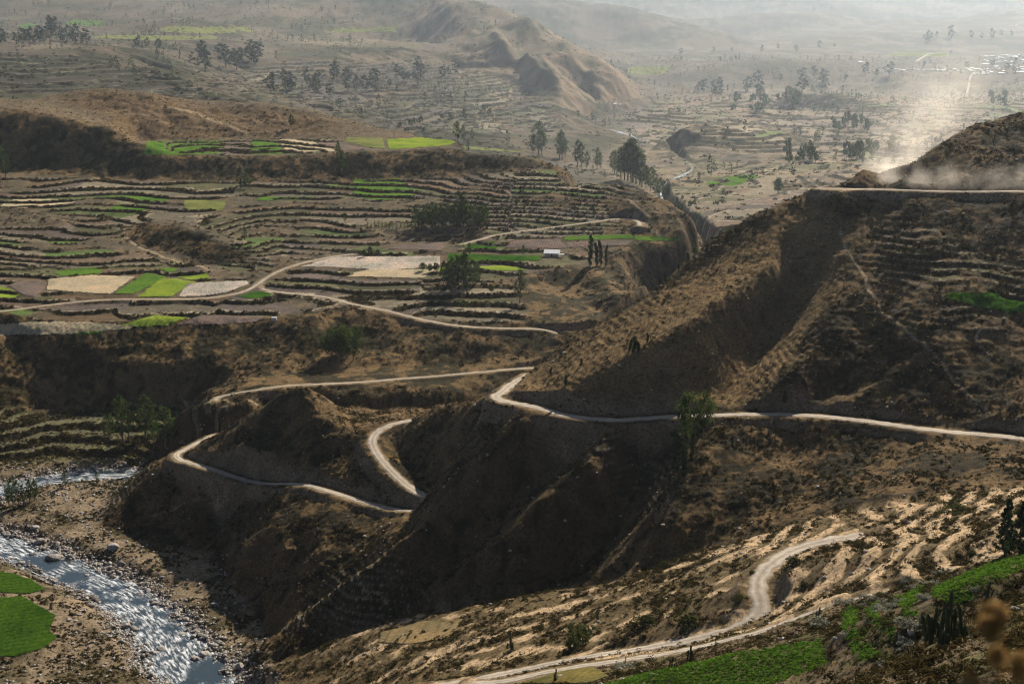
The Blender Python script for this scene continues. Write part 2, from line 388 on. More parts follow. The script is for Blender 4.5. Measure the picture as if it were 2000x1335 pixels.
pts, zs = [], []
for ln in LINES:
    ln = [(p[0], math.log(p[1]), p[2], p[1]) for p in ln]
    for p, q in zip(ln[:-1], ln[1:]):
        d = math.hypot(q[0] - p[0], q[1] - p[1])
        n = max(1, int(d / .007))
        for i in range(n):
            t = i / n
            pts.append((p[0] + (q[0] - p[0]) * t, p[1] + (q[1] - p[1]) * t)); zs.append(p[2] + (q[2] - p[2]) * t)
    pts.append(ln[-1][:2]); zs.append(ln[-1][2])
for (a, b), z in list(zip(pts, zs)):
    if abs(a) > .3 and abs(a) < .42 and math.exp(b) > 60:
        pts.append((math.copysign(.80, a) - a, b)); zs.append(z)
r = delaunay_2d_cdt([Vector(p) for p in pts], [], [], 0, 1e-5)
tv = np.array([(v.x, v.y) for v in r[0]])
tz = np.array([np.mean([zs[i] for i in o]) if o else -150. for o in r[3]])
GZ = np.full((NB, NA), np.nan, np.float32)
for f in r[2]:
    (x0, y0), (x1, y1), (x2, y2) = tv[f[0]], tv[f[1]], tv[f[2]]
    i0, i1 = np.searchsorted(ga, (min(x0, x1, x2) - 1e-9, max(x0, x1, x2) + 1e-9))
    j0, j1 = np.searchsorted(gb, (min(y0, y1, y2) - 1e-9, max(y0, y1, y2) + 1e-9))
    if i1 <= i0 or j1 <= j0: continue
    A, B = ga[None, i0:i1], gb[j0:j1, None]
    det = (y1 - y2) * (x0 - x2) + (x2 - x1) * (y0 - y2)
    if abs(det) < 1e-14: continue
    w0 = ((y1 - y2) * (A - x2) + (x2 - x1) * (B - y2)) / det
    w1 = ((y2 - y0) * (A - x2) + (x0 - x2) * (B - y2)) / det
    w2 = 1 - w0 - w1
    m = (w0 >= -1e-6) & (w1 >= -1e-6) & (w2 >= -1e-6)
    z = w0 * tz[f[0]] + w1 * tz[f[1]] + w2 * tz[f[2]]
    blk = GZ[j0:j1, i0:i1]
    blk[m] = z[m]
if np.isnan(GZ).any():
    for j in range(NB):
        row = GZ[j]; ok = ~np.isnan(row)
        GZ[j] = np.interp(ga, ga[ok], row[ok]) if ok.any() else (GZ[j - 1] if j else -2.6)
GZ = blur(GZ, 4.0 * Q, 4.0 * Q)

def slopes(Z):
    za = np.gradient(Z, ga.astype(np.float32), axis=1); zb = np.gradient(Z, gb.astype(np.float32), axis=0)
    return za / GY, (zb - ga[None, :].astype(np.float32) * za) / GY

def cell(a, Y):
    return np.interp(a, ga, np.arange(NA)), np.interp(np.log(Y), gb, np.arange(NB))
def zat(X, Y, Z=None):                       # ground height at places in the world
    Z = GZ if Z is None else Z
    X, Y = np.asarray(X, float), np.asarray(Y, float)
    i, j = cell(X / Y, Y)
    i0, j0 = np.clip(i.astype(int), 0, NA - 2), np.clip(j.astype(int), 0, NB - 2)
    u, v = i - i0, j - j0
    return (Z[j0, i0] * (1 - u) + Z[j0, i0 + 1] * u) * (1 - v) + (Z[j0 + 1, i0] * (1 - u) + Z[j0 + 1, i0 + 1] * u) * v

SX, SY = slopes(blur(GZ, 8 * Q, 8 * Q))
SLOPE = np.hypot(SX, SY)
PU, PV = project(GX, GY, GZ)
PU, PV = PU.astype(np.float32), PV.astype(np.float32)
def zone(poly, Y0, Y1, soft=6):
    m = (in_poly(PU, PV, poly) & (GYO > Y0) & (GYO < Y1)).astype(np.float32)
    return blur(m, soft * Q, soft * Q) if soft else m

# relief: folds, rills and hummocks
near = 1 - sstep(1250, 1700, GYO)
rug = sstep(.10, .34, SLOPE)
smooth_shelf = 1 - .62 * zone(((400, 1420), (560, 1290), (760, 1210), (1100, 1150), (1350, 1078), (1600, 1010), (1900, 955), (2400, 930), (2400, 1500)), 60, 400, 4)
wx, wy = fbm(GX / 60, GY / 60, 2, 3) * 6, fbm(GX / 60, GY / 60, 2, 5) * 6
flat_zone = np.clip(zone(((-400, 905), (300, 900), (190, 1030), (430, 1090), (520, 1230), (560, 1420), (-400, 1420)), 380, 640, 3), 0, 1)
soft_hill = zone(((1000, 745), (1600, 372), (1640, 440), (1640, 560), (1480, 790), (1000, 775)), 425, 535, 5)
calm_plate = zone(((-400, 338), (280, 350), (700, 350), (1100, 330), (1195, 352), (1290, 420), (1350, 474), (1190, 482), (1000, 540), (700, 590), (600, 608), (330, 638), (-400, 664)), 690, 1090, 6)
k = near * (1 - .6 * calm_plate) * (0.25 + .75 * rug) * (1 - .9 * flat_zone) * sstep(60, 130, GY)
GZ += k * smooth_shelf * (1 - .75 * soft_hill) * (2.1 * fbm((GX + wx) / 34, (GY + wy) / 38, 3, 11) - .9 * np.abs(noise((GX * .94 + GY * .34 + wx) / 70, (GY * .94 - GX * .34 + wy) / 13, 21)) * sstep(.3, .6, SLOPE) * 1.6)
GZ += k * smooth_shelf * (1 - .55 * soft_hill) * .60 * fbm((GX + wx * .3) / 7.5, (GY + wy * .3) / 7.5, 3, 31)
GZ += near * smooth_shelf * (.10 + .16 * rug) * sstep(60, 130, GY) * noise(GX / 1.9, GY / 1.9, 37)
stripz = zone(((1500, 1235), (1470, 1050), (1600, 1010), (1900, 955), (2400, 930), (2400, 1010), (2000, 1080), (1760, 1140), (1640, 1178)), 200, 400, 5)
B2 = np.sin((GX - .42 * GY + 6 * noise(GX / 26, GY / 26, 733) + 1.5 * noise(GX / 7, GY / 7, 735)) * 2 * math.pi / 7.4)
GZ += stripz * .38 * sstep(-.3, .3, B2)
GZ += (GY < 640) * sstep(100, 200, GY) * sstep(.3, .55, SLOPE) * smooth_shelf * .16 * np.sin(GZ * 2 * math.pi / 1.35 + 2.2 * noise(GX / 9, GY / 9, 39)) * (.35 + .65 * sstep(-.2, .4, noise(GX / 25, GY / 25, 41)))
far = sstep(1250, 1700, GYO)
wx, wy = fbm(GX / 800, GY / 800, 3, 43) * 150, fbm(GX / 800, GY / 800, 3, 45) * 150
ridged = (1 - 2 * np.abs(fbm((GX + wx) / 420, (GY + wy) / 420, 4, 47, .55)))
ridged2 = (1 - 2 * np.abs(fbm((GX + wx * .4) / 130, (GY + wy * .4) / 130, 3, 49, .55)))
GZ += far * sstep(.04, .24, SLOPE) * (7 * ridged - 1.5 + 7 * ridged2)
GZ += far * (.35 + .65 * sstep(.08, .3, SLOPE)) * (8.5 * fbm((GX + wx) / 260, (GY + wy) / 260, 5, 53, .55)) * sstep(1300, 2000, GYO)
mz = zone(((560, 66), (640, -60), (940, -10), (1060, 40), (1130, 70), (1195, 105), (1260, 215), (1100, 225), (880, 150), (850, 70), (640, 62)), 2150, 3100, 6)
GZ += mz * sstep(.1, .3, SLOPE) * 30 * (.5 - np.abs(noise((GX * .88 - GY * .47 + wx * .5) / 330, (GY * .88 + GX * .47) / 1100, 71)))
rz = zone(((900, -60), (1200, -10), (1300, 25), (1410, 62), (1450, 92), (1080, 100), (980, 40)), 3480, 4100, 6)
GZ += rz * sstep(.1, .3, SLOPE) * 60 * (.5 - np.abs(noise((GX * .85 - GY * .5 + wx) / 480, (GY * .85 + GX * .5) / 1700, 73)))
vr = zone(((1180, 330), (1230, 225), (1320, 190), (1640, 150), (2500, 150), (2500, 480), (1180, 480)), 1300, 2850, 8)
GZ += vr * sstep(1320, 1500, GYO) * (13 * fbm((GX + wx) / 300, (GY + wy * .5) / 420, 3, 63) + 8 * sstep(.1, .9, fbm((GX + wx) / 210, GY / 300, 3, 65)) * (1 - np.abs(noise(GX / 90, GY / 120, 67))))
GZ += far * 2.0 * fbm(GX / 36, GY / 36, 2, 57)
GZ += sstep(3300, 5000, GYO) * 55 * fbm(GX / 1500, GY / 1500, 5, 59)

# terraces: level treads and steep risers that follow the contours
TREAD = np.zeros_like(GZ); RISER = np.zeros_like(GZ); RIM = np.zeros_like(GZ); PARC = np.zeros(GZ.shape, np.int32)
def terraces(w, h, seed, parcel=55., wl=60., riser=.30, warp=.5, jog=.6):
    global GZ
    m = w > .01
    if not m.any(): return
    X, Y, Z = GX[m], GY[m], GZ[m]
    wp = fbm(X / wl, Y / wl, 2, seed) * h * warp
    cx = (X + 14 * noise(X / 40, Y / 40, seed + 3)) / parcel
    ci = np.floor(cx); cf = cx - ci
    p0, p1 = rnd2(ci, ci * 0, seed + 9), rnd2(ci + 1, ci * 0, seed + 9)
    ph = (p0 + (p1 - p0) * sstep(1 - 2.5 / parcel * 2, 1, cf)) * h * jog
    t = (Z + wp + ph) / h
    kk = np.floor(t); f = t - kk
    zn = h * (kk + .10 * f + .90 * sstep(1 - riser, 1, f)) - wp - ph
    ww = w[m]
    GZ[m] = Z + (zn - Z) * ww
    RISER[m] = np.maximum(RISER[m], ww * sstep(1 - riser - .05, 1 - riser, f))
    TREAD[m] = np.maximum(TREAD[m], ww * (1 - sstep(1 - riser - .06, 1 - riser, f)))
    RIM[m] = np.maximum(RIM[m], ww * np.maximum(1 - sstep(.05, .12, f), 0))
    PARC[m] = np.where(ww > .4, (kk * 37 + ci * 911 + seed * 131).astype(np.int32), PARC[m])
gentle = 1 - sstep(.22, .34, SLOPE)
Wt = zone(((-400, 338), (280, 350), (700, 350), (1100, 330), (1195, 352), (1290, 420), (1240, 470), (1350, 474), (1190, 482), (1140, 508), (1000, 540), (700, 590), (600, 608), (330, 638), (150, 664), (-400, 664)), 690, 1090, 4) * gentle
low = zone(((-400, 508), (430, 508), (700, 480), (1350, 455), (1400, 700), (-400, 700)), 690, 900, 8)
bare = np.clip(zone(((236, 448), (290, 430), (345, 430), (460, 462), (430, 500), (400, 522), (330, 505), (262, 480)), 780, 930, 5) + zone(((-60, 405), (60, 402), (150, 425), (130, 445), (-60, 440)), 850, 1000, 6) + zone(((690, 440), (760, 432), (950, 445), (970, 460), (740, 470)), 840, 930, 5) + zone(((450, 455), (530, 425), (620, 430), (560, 462)), 840, 950, 6) * .7, 0, 1)
Wt = Wt * (1 - bare) * sstep(-.75, -.35, fbm(GX / 55, GY / 55, 2, 97))
BIGF = [((266, 583), (312, 540), (386, 549), (334, 585)), ((218, 575), (285, 531), (332, 541), (264, 577)), ((90, 568), (95, 543), (180, 535), (267, 539), (217, 577), (160, 574)), ((10, 558), (40, 546), (82, 550), (94, 562), (70, 582), (45, 580)),
        ((343, 582), (365, 551), (480, 546), (492, 553), (440, 576), (390, 582)), ((218, 640), (300, 613), (372, 620), (332, 639)), ((-60, 632), (100, 623), (200, 628), (288, 635), (270, 647), (150, 662), (-60, 664)), ((338, 637), (395, 613), (522, 618), (500, 632)),
        ((583, 524), (640, 500), (862, 498), (862, 522), (760, 530)), ((660, 542), (720, 526), (850, 526), (830, 546)), ((983, 487), (1000, 468), (1097, 464), (1112, 488)), ((1096, 484), (1100, 459), (1290, 456), (1354, 470), (1330, 476)), ((755, 488), (780, 476), (872, 470), (868, 492))]
flatf_ = np.clip(sum(zone(p_, 690, 900, 1.5) for p_ in BIGF), 0, 1)
Wt = Wt * (1 - flatf_)
tight = np.clip(zone(((-400, 425), (200, 420), (250, 470), (330, 520), (-400, 525)), 780, 960, 6) + zone(((425, 465), (600, 450), (640, 498), (470, 540), (420, 520)), 780, 900, 6), 0, 1)
terraces(Wt * (1 - low) * (1 - tight), 1.6, 101, 64, jog=.9, warp=.8, wl=80., riser=.20)
terraces(Wt * low * (1 - tight), 1.7, 131, 50, jog=.9, warp=.7, wl=70., riser=.17)
terraces(Wt * tight, 1.35, 141, 70, jog=.5, warp=.8, wl=60., riser=.22)
GZ += bare * 2.2 * fbm(GX / 25, GY / 25, 3, 99)
terraces(zone(((850, 555), (1010, 555), (1035, 625), (900, 632), (700, 600), (640, 575)), 700, 790, 4), 1.9, 151, 50)
terraces(zone(((284, 268), (900, 268), (1060, 296), (900, 290), (560, 308), (290, 304)), 1030, 1160, 3) * (1 - sstep(.12, .2, SLOPE)) * (1 - zone(((660, 262), (900, 262), (910, 290), (660, 300)), 1030, 1200, 2)), 1.0, 201, 50)
terraces(zone(((-400, 790), (130, 800), (460, 780), (420, 850), (300, 905), (-400, 905)), 600, 680, 4) * (1 - sstep(.5, .8, SLOPE)), 2.0, 251, 60, riser=.4)
terraces(zone(((1690, 445), (1800, 430), (1960, 500), (2200, 540), (2200, 680), (1900, 640), (1760, 560), (1690, 500)), 420, 520, 10) * .75 * sstep(-.5, .1, fbm(GX / 18, GY / 18, 2, 303)), 1.9, 301, 30, riser=.5, warp=.9)
terraces(zone(((1120, 850), (1300, 840), (1330, 960), (1280, 1010), (1180, 930)), 360, 440, 8) * .6, 1.9, 331, 30, riser=.5)
terraces(zone(((680, 1100), (760, 1080), (880, 1170), (620, 1240), (540, 1230)), 370, 440, 8) * .75, 1.8, 351, 40, riser=.5)
terraces(zone(((700, 1215), (1350, 1090), (1420, 1230), (900, 1320), (520, 1330)), 280, 400, 8) * .30, 1.5, 371, 60, riser=.45)
terraces(zone(((-400, 105), (100, 108), (280, 142), (430, 190), (420, 200), (150, 175), (-400, 210)), 1540, 1770, 3), 5.2, 401, 120, wl=150, riser=.4)
terraces(zone(((1250, 400), (1330, 330), (1500, 340), (1620, 300), (2300, 300), (2300, 460), (1250, 460)), 1180, 1800, 4) * (1 - sstep(.2, .35, SLOPE)), 3.4, 451, 90, wl=120)
terraces(zone(((1180, 240), (1300, 190), (1640, 180), (2300, 180), (2300, 300), (1300, 300)), 1650, 2700, 4) * (1 - sstep(.16, .3, SLOPE)), 6, 501, 150, wl=250)
terraces(zone(((300, 180), (560, 120), (900, 130), (1080, 200), (1080, 260), (700, 260)), 1600, 2500, 4) * (1 - sstep(.18, .3, SLOPE)), 6.5, 551, 150, wl=250)

# river: one bed from the far gorge, behind the spur, round the bend on the left and past the near field
def resample(poly, step):
    P3 = np.array([(p[0] * p[1], p[1], p[2]) for p in poly], float)
    # smooth curve through the points (Catmull-Rom)
    Q3 = np.vstack([2 * P3[0] - P3[1], P3, 2 * P3[-1] - P3[-2]])
    out = []
    for i in range(1, len(Q3) - 2):
        p0, p1, p2, p3 = Q3[i - 1], Q3[i], Q3[i + 1], Q3[i + 2]
        n = max(2, int(np.linalg.norm(p2 - p1) / step))
        t = np.linspace(0, 1, n, endpoint=False)[:, None]
        out.append(.5 * (2 * p1 + (p2 - p0) * t + (2 * p0 - 5 * p1 + 4 * p2 - p3) * t ** 2 + (3 * p1 - p0 - 3 * p2 + p3) * t ** 3))
    out.append(P3[-1:])
    return np.vstack(out)
def sm1(x, s):
    r = int(3 * s); t = np.arange(-r, r + 1); w = np.exp(-t * t / (2. * s * s)); w /= w.sum()
    return np.convolve(np.pad(x, r, mode='edge'), w, 'valid')
RIV = [PZ(u, v, z) for u, v, z in ((1250, 205, -186), (1200, 218, -189), (1140, 234, -192.5), (1220, 262, -196), (1290, 290, -198), (1352, 326, -200.5), (1290, 372, -203))] + \
      [(.14, 1180, -217), (.158, 1020, -213.5), (.15, 900, -211.5), (.12, 780, -210.3), (.07, 690, -209.8), (.0, 620, -209.7), (-.08, 604, -209.6), (-.17, 606, -209.6)]
RIV += [PZ(u, v, z) for u, v, z in ((235, 927, -209.5), (150, 931, -209.5), (60, 944, -209.5), (0, 962, -209.5), (-70, 1000, -209.5), (-60, 1040, -209.5), (10, 1062, -209.5), (70, 1088, -209.5), (150, 1122, -209.5), (220, 1155, -209.5), (275, 1195, -209.5), (318, 1240, -209.5), (350, 1285, -209.5), (385, 1335, -209.5), (420, 1400, -209.5))]
RIV = resample(deepen(RIV), 2.0)
RIV[:, 2] = sm1(RIV[:, 2], 6)
RIVW = np.interp(RIV[:, 1], [380, 440, 520, 590, 620, 1200, 1900, 2050, 2170, 2260, 3200, 3370, 3480, 3600], [11.5, 10, 8, 7.5, 7, 4, 1.2, 3, 4, 1.2, 1.2, 9, 8, 3])

def stamp(path, reach):                      # nearest distance to a path and the height and side of the path there
    D = np.full(GZ.shape, 1e9, np.float32); ZP = np.zeros(GZ.shape, np.float32); IX = np.zeros(GZ.shape, np.int32)
    st = max(1, int(.9 / max(.3, np.linalg.norm(path[1] - path[0]))))
    for n in range(0, len(path), st):
        x, y, z = path[n]
        if y < 20: continue
        R = reach[n] if hasattr(reach, '__len__') else reach
        i0, i1 = np.searchsorted(ga, ((x - R) / y, (x + R) / y)); j0, j1 = np.searchsorted(gb, (math.log(max(2, y - R)), math.log(y + R)))
        i0, i1 = max(0, i0 - 1), i1 + 1
        s = np.s_[max(0, j0 - 1):j1 + 1, i0:i1]
        d = np.hypot(GX[s] - x, GY[s] - y)
        b = d < D[s]
        D[s][b] = d[b]; ZP[s][b] = z; IX[s][b] = n
    return D, ZP, IX
D, ZP, IX = stamp(RIV, RIVW + 26)
hw = RIVW[IX] * (1 + .22 * noise(GX / 17, GY / 17, 611))
tt = sstep(0, 1, (D - hw) / 9.0)
bed = ZP - .95 + 1.4 * np.maximum(fbm(GX / 5, GY / 5, 3, 617), -.2) * np.clip(D / hw, .4, 1) + .75 * sstep(.45, 1.0, D / hw) + .7 * np.clip(noise(GX / 1.7, GY / 1.7, 619), 0, 1)
inr = D < 1e8
GZ = np.where(inr & (D < hw), bed, np.where(inr, bed + (GZ - bed) * tt, GZ))
RIVD = np.where(inr, D / hw, 99).astype(np.float32)

# roads: bench cut into the slope, and a strip of gravel laid on it
ROADS = []
def road(name, poly, width, label, smooth=14, cut=3.2):
    global GZ
    p = resample(poly, .5)
    p[:, 2] = zat(p[:, 0], p[:, 1])
    p[:, 2] = sm1(p[:, 2], smooth * 2)
    hwid = width / 2
    D, ZP, IX = stamp(p, hwid + 9)
    cellsz = np.maximum(.0011 * np.minimum(GY, 1500) / Q, .3)
    inner = hwid + .55 + cellsz * 1.3
    t = sstep(0, 1, (D - inner) / cut)
    GZ = np.where(D < 1e8, ZP + (GZ - ZP) * t, GZ).astype(np.float32)
    ROADS.append((name, p, width, label))
    return D
ROADD = np.full(GZ.shape, 99, np.float32)
for args in (('dirt_road', RO_M, 3.9, 'main dirt road winding round the foot of the big dark hill', 16, 3.6),
             ('dirt_road', RO_2, 3.7, 'short bend of dirt road between the knoll and the dark spur', 10, 4.0),
             ('dirt_road', RO_3, 3.0, 'dirt road round the foot of the pointed knoll above the river', 10, 3.0),
             ('dirt_road', RO_5, 2.0, 'dirt road along the far side of the gully behind the knoll'),
             ('dirt_road', RO_6, 2.2, 'dirt road running down from the terraces to the gully on the right'),
             ('dirt_road', RO_7, 2.0, 'pale dirt road curving through the fields of the terraced plateau', 20),
             ('dirt_road', RO_8, 2.4, 'dirt road climbing the right end of the plateau to a small pass', 20),
             ('dirt_road', RO_U, 2.6, 'dusty road along the top of the hill on the right', 16, 2.2),
             ('dirt_road', RO_A, 4.2, 'pale rutted dirt road with an S bend on the sandy near slope', 12, 3.0),
             ('dirt_road', RO_B, 3.0, 'narrow dirt track above the green potato field', 12, 2.5)):
    ROADD = np.minimum(ROADD, road(*args))
for poly, wdt in (([P(*p) for p in ((1905, 140, 2890), (1895, 152, 2800), (1890, 165, 2700), (1870, 185, 2550))], 9), ([P(*p) for p in ((1790, 118, 3180), (1815, 105, 3420))], 16)):
    ROADD = np.minimum(ROADD, road('dirt_road', deepen(poly), wdt, ('far dirt road coming down from the village in the haze', 'far pale road climbing from the fields beyond the village')[len(ROADS) - 10]))

def hit(u, v, ymin=60., ymax=12000.):        # where the line of sight through a pixel first meets the ground
    x, dy, dz = ray(u, v)
    a = x / dy
    i = np.interp(a, ga, np.arange(NA)); i0 = min(NA - 2, int(i)); w = i - i0
    col = GZ[:, i0] * (1 - w) + GZ[:, i0 + 1] * w
    yy = np.exp(gb)
    ok = (col >= dz / dy * yy) & (yy > ymin) & (yy < ymax)
    j = int(np.argmax(ok)) if ok.any() else NB - 1
    return (a * yy[j], yy[j], float(col[j]))

# ------------------------------------------------------------------ what grows or lies on the ground (its own colours)
PU, PV = project(GX, GY, GZ)
PU, PV = PU.astype(np.float32), PV.astype(np.float32)
SX, SY = slopes(GZ)
SL2 = np.hypot(SX, SY)
hillz = (GY < 640) * 1.0
c = lambda *x: np.array(x, np.float32)
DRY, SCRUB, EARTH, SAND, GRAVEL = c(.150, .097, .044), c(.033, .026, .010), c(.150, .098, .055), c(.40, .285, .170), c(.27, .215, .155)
SOIL, STRAW, FALLOW, CLAY, OLIVE = c(.105, .083, .074), c(.255, .215, .150), c(.110, .112, .048), c(.19, .130, .088), c(.058, .056, .025)
def lerp(A, B, t): return A + (B - A) * t[..., None]
n1 = fbm(GX / 23, GY / 23, 4, 701); n2 = fbm(GX / 5, GY / 5, 3, 711); n3 = noise(GX / 160, GY / 160, 721)
COL = lerp(np.broadcast_to(DRY, GZ.shape + (3,)).copy(), SCRUB, sstep(-.28, .30, n1 + .7 * n2 + .2 * n3))
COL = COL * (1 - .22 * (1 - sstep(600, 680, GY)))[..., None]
COL = lerp(COL, EARTH * .8, .7 * sstep(.75, 1.15, SL2) * sstep(-.1, .5, n1 - .3 * n2 + .2))
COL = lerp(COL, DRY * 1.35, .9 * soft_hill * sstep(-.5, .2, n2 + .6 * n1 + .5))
plate = zone(((-400, 160), (400, 160), (900, 270), (1100, 300), (1440, 470), (1000, 545), (690, 590), (330, 640), (-400, 665)), 690, 1260, 4)
knoll = zone(((-400, 160), (400, 160), (900, 268), (280, 290), (200, 240), (-400, 190)), 1080, 1260, 4)
COL = lerp(COL, c(.17, .112, .062), .85 * knoll * sstep(-.6, .3, n1 + n2 * .6 + .25))
flatp = plate * (1 - sstep(.12, .3, SLOPE))
COL = lerp(COL, c(.120, .100, .068), .65 * flatp)
# parcels on the treads
pid = PARC
cx = rnd2(pid, pid * 0, 5)
pal = np.stack([SOIL, STRAW, FALLOW, EARTH, STRAW * .75, SOIL * 1.25, FALLOW * .8, CLAY * .9])
pal = np.concatenate([pal, c(.085, .150, .028)[None]])
pc = pal[np.where(rnd2(pid, pid * 0 + 8, 9) < .07, 8, (cx * 7.99).astype(int))] * (.72 + .62 * rnd2(pid, pid * 0 + 3, 6))[..., None]
pc = pc * (1 + .18 * n2[..., None])
COL = lerp(COL, pc * .78, TREAD * .85)
COL = lerp(COL, STRAW * 1.35, RIM * .9 * sstep(-.6, .2, n2 + .3))
COL = lerp(COL, SCRUB * 1.1, RISER * .9)
# near sandy shelf
shelf = zone(((500, 1300), (680, 1240), (760, 1210), (930, 1175), (1100, 1150), (1200, 1135), (1350, 1078), (1480, 1045), (1600, 1010), (1750, 978), (1900, 955), (2400, 930), (2400, 1500), (400, 1500)), 60, 400, 4)
pxr = sstep(1440, 1520, PU)
b1 = np.sin((GX * .30 + GY * .95 + 10 * noise(GX / 30, GY / 30, 731)) * 2 * math.pi / 13)
b2 = B2
band = b1 * .55 * (1 - pxr) + b2 * 1.05 * pxr
sandy = sstep(-.10, .22, .45 * n1 + .40 * n2 + .55 * band - .02 - .16 * (1 - pxr))
rightlow = zone(((1000, 1420), (1100, 1310), (1320, 1268), (1500, 1222), (1640, 1178), (1760, 1140), (1850, 1115), (2000, 1075), (2400, 1000), (2400, 1500)), 60, 262, 3)
COL = lerp(COL, lerp(np.broadcast_to(c(.115, .082, .040), GZ.shape + (3,)), SAND, sandy), shelf)
COL = lerp(COL, lerp(np.broadcast_to(c(.115, .082, .048), GZ.shape + (3,)), c(.070, .062, .024), sstep(-.3, .3, n1 + n2)), rightlow * .95)
# river flat
gb_ = flat_zone * (1 - sstep(.5, .9, SL2))
COL = lerp(COL, lerp(np.broadcast_to(c(.205, .155, .102), GZ.shape + (3,)), c(.085, .066, .036), sstep(-.2, .6, n1 + .4 * n2)), gb_)
lowleft = zone(((-400, 780), (440, 770), (300, 910), (-400, 905)), 600, 690, 4)
COL = lerp(COL, FALLOW * .8, lowleft * TREAD * .7)
wet = 1 - sstep(1.0, 1.5, RIVD)
COL = lerp(COL, lerp(np.broadcast_to(c(.115, .10, .085), GZ.shape + (3,)), c(.22, .20, .17), sstep(-.2, .5, n2)), wet)
# far country
far = sstep(1250, 1500, GYO)
m1 = fbm(GX / 320, GY / 320, 4, 741); m2 = fbm(GX / 70, GY / 70, 3, 751)
FC = lerp(np.broadcast_to(c(.165, .125, .080), GZ.shape + (3,)), OLIVE, sstep(-.40, .35, m1 + .5 * m2))
FC = lerp(FC, c(.25, .175, .110), .9 * sstep(.25, .5, SLOPE) * sstep(-.3, .4, m2 + .35))
FC = lerp(FC, pc * 1.1, TREAD * .75); FC = lerp(FC, STRAW * 1.25, RIM * .7); FC = lerp(FC, OLIVE * .6, RISER * .85)
flatf = (1 - sstep(.06, .14, SLOPE)) * sstep(1250, 1500, GYO)
cell2 = np.floor((GX + 40 * m1) / 75).astype(np.int64), np.floor((GY + 50 * m2) / 140).astype(np.int64)
pp = pal[(rnd2(cell2[0], cell2[1], 77) * 5.99).astype(int)]
FC = lerp(FC, pp * 1.05, .55 * flatf * (1 - TREAD))
rightside = zone(((1180, 300), (1300, 190), (1640, 160), (2400, 160), (2400, 460), (1200, 460)), 1200, 2800, 6)
FC = lerp(FC, c(.27, .205, .130), .6 * rightside * sstep(-.3, .3, m2))
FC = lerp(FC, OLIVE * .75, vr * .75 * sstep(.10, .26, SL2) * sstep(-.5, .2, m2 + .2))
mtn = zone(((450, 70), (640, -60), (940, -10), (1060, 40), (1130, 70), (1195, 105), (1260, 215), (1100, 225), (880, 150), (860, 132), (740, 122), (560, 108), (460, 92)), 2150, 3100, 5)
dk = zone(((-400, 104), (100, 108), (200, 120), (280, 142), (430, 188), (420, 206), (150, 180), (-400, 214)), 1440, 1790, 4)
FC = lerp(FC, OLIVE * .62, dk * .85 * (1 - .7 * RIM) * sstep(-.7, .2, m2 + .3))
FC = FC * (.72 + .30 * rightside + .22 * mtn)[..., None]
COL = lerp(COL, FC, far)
# verges and cut banks beside the roads
verge = 1 - sstep(1.5, 2.7, ROADD + .7 * n2)
COL = lerp(COL, c(.30, .225, .145), verge * .75 * (1 - far))
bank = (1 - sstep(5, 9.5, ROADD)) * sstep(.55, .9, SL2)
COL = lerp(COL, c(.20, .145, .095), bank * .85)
# footpaths trodden into the slopes, and one sunlit terrace edge painted pale
def path_or_lit_edge(uv, w, col=c(.33, .245, .155)):
    global COL
    q = resample([(h[0] / h[1], h[1], h[2]) for h in (hit(*p) for p in uv)], 1.0)
    D, _, _ = stamp(q, w + 3)
    COL = lerp(COL, col, (1 - sstep(w * .4, w, D + .3 * n2)) * .85)
path_or_lit_edge(((1640, 450), (1650, 478), (1662, 500), (1690, 540), (1692, 560), (1712, 590), (1740, 625), (1790, 665), (1830, 700), (1850, 728), (1880, 760), (1925, 800)), .75)
path_or_lit_edge(((1950, 640), (1910, 650), (1912, 670), (1938, 692)), .6)
path_or_lit_edge(((360, 783), (440, 782), (505, 793)), 1.0)  # no path: sunlight on a terrace edge, painted as a pale line
path_or_lit_edge(((680, 1118), (700, 1130), (740, 1160), (755, 1180)), .7)
path_or_lit_edge(((290, 1010), (350, 990), (400, 975), (450, 950)), .5)
path_or_lit_edge(((1610, 378), (1640, 372), (1700, 370), (1780, 372)), 2.2, c(.46, .31, .18))
path_or_lit_edge(((240, 455), (252, 470), (290, 490), (330, 505), (390, 520), (412, 530)), 1.6)
path_or_lit_edge(((320, 210), (380, 222), (430, 240), (480, 260)), 3.0)
path_or_lit_edge(((1240, 425), (1265, 440), (1290, 462)), 2.0)
path_or_lit_edge(((1200, 365), (1215, 380), (1240, 400), (1270, 425)), 1.2)
COL = np.clip(COL, .01, .8)

# ------------------------------------------------------------------ material helpers
def mat(name):
    m = bpy.data.materials.new(name); m.use_nodes = True
    t = m.node_tree; t.nodes.clear()
    out = t.nodes.new('ShaderNodeOutputMaterial')
    return m, t, out
def node(t, kind, **kw):
    n = t.nodes.new(kind)
    for k_, v_ in kw.items(): setattr(n, k_, v_)
    return n
def tex_noise(t, scale, detail=3, rough=.55, coord=None):
    n = node(t, 'ShaderNodeTexNoise'); n.inputs['Scale'].default_value = scale; n.inputs['Detail'].default_value = detail; n.inputs['Roughness'].default_value = rough
    if coord is not None: t.links.new(coord, n.inputs['Vector'])
    return n
def ramp(t, src, stops):
    r_ = node(t, 'ShaderNodeValToRGB'); e = r_.color_ramp.elements
    while len(e) < len(stops): e.new(.5)
    for i, (p, col) in enumerate(stops):
        e[i].position = p; e[i].color = (*col, 1) if len(col) == 3 else col
    t.links.new(src, r_.inputs[0]); return r_
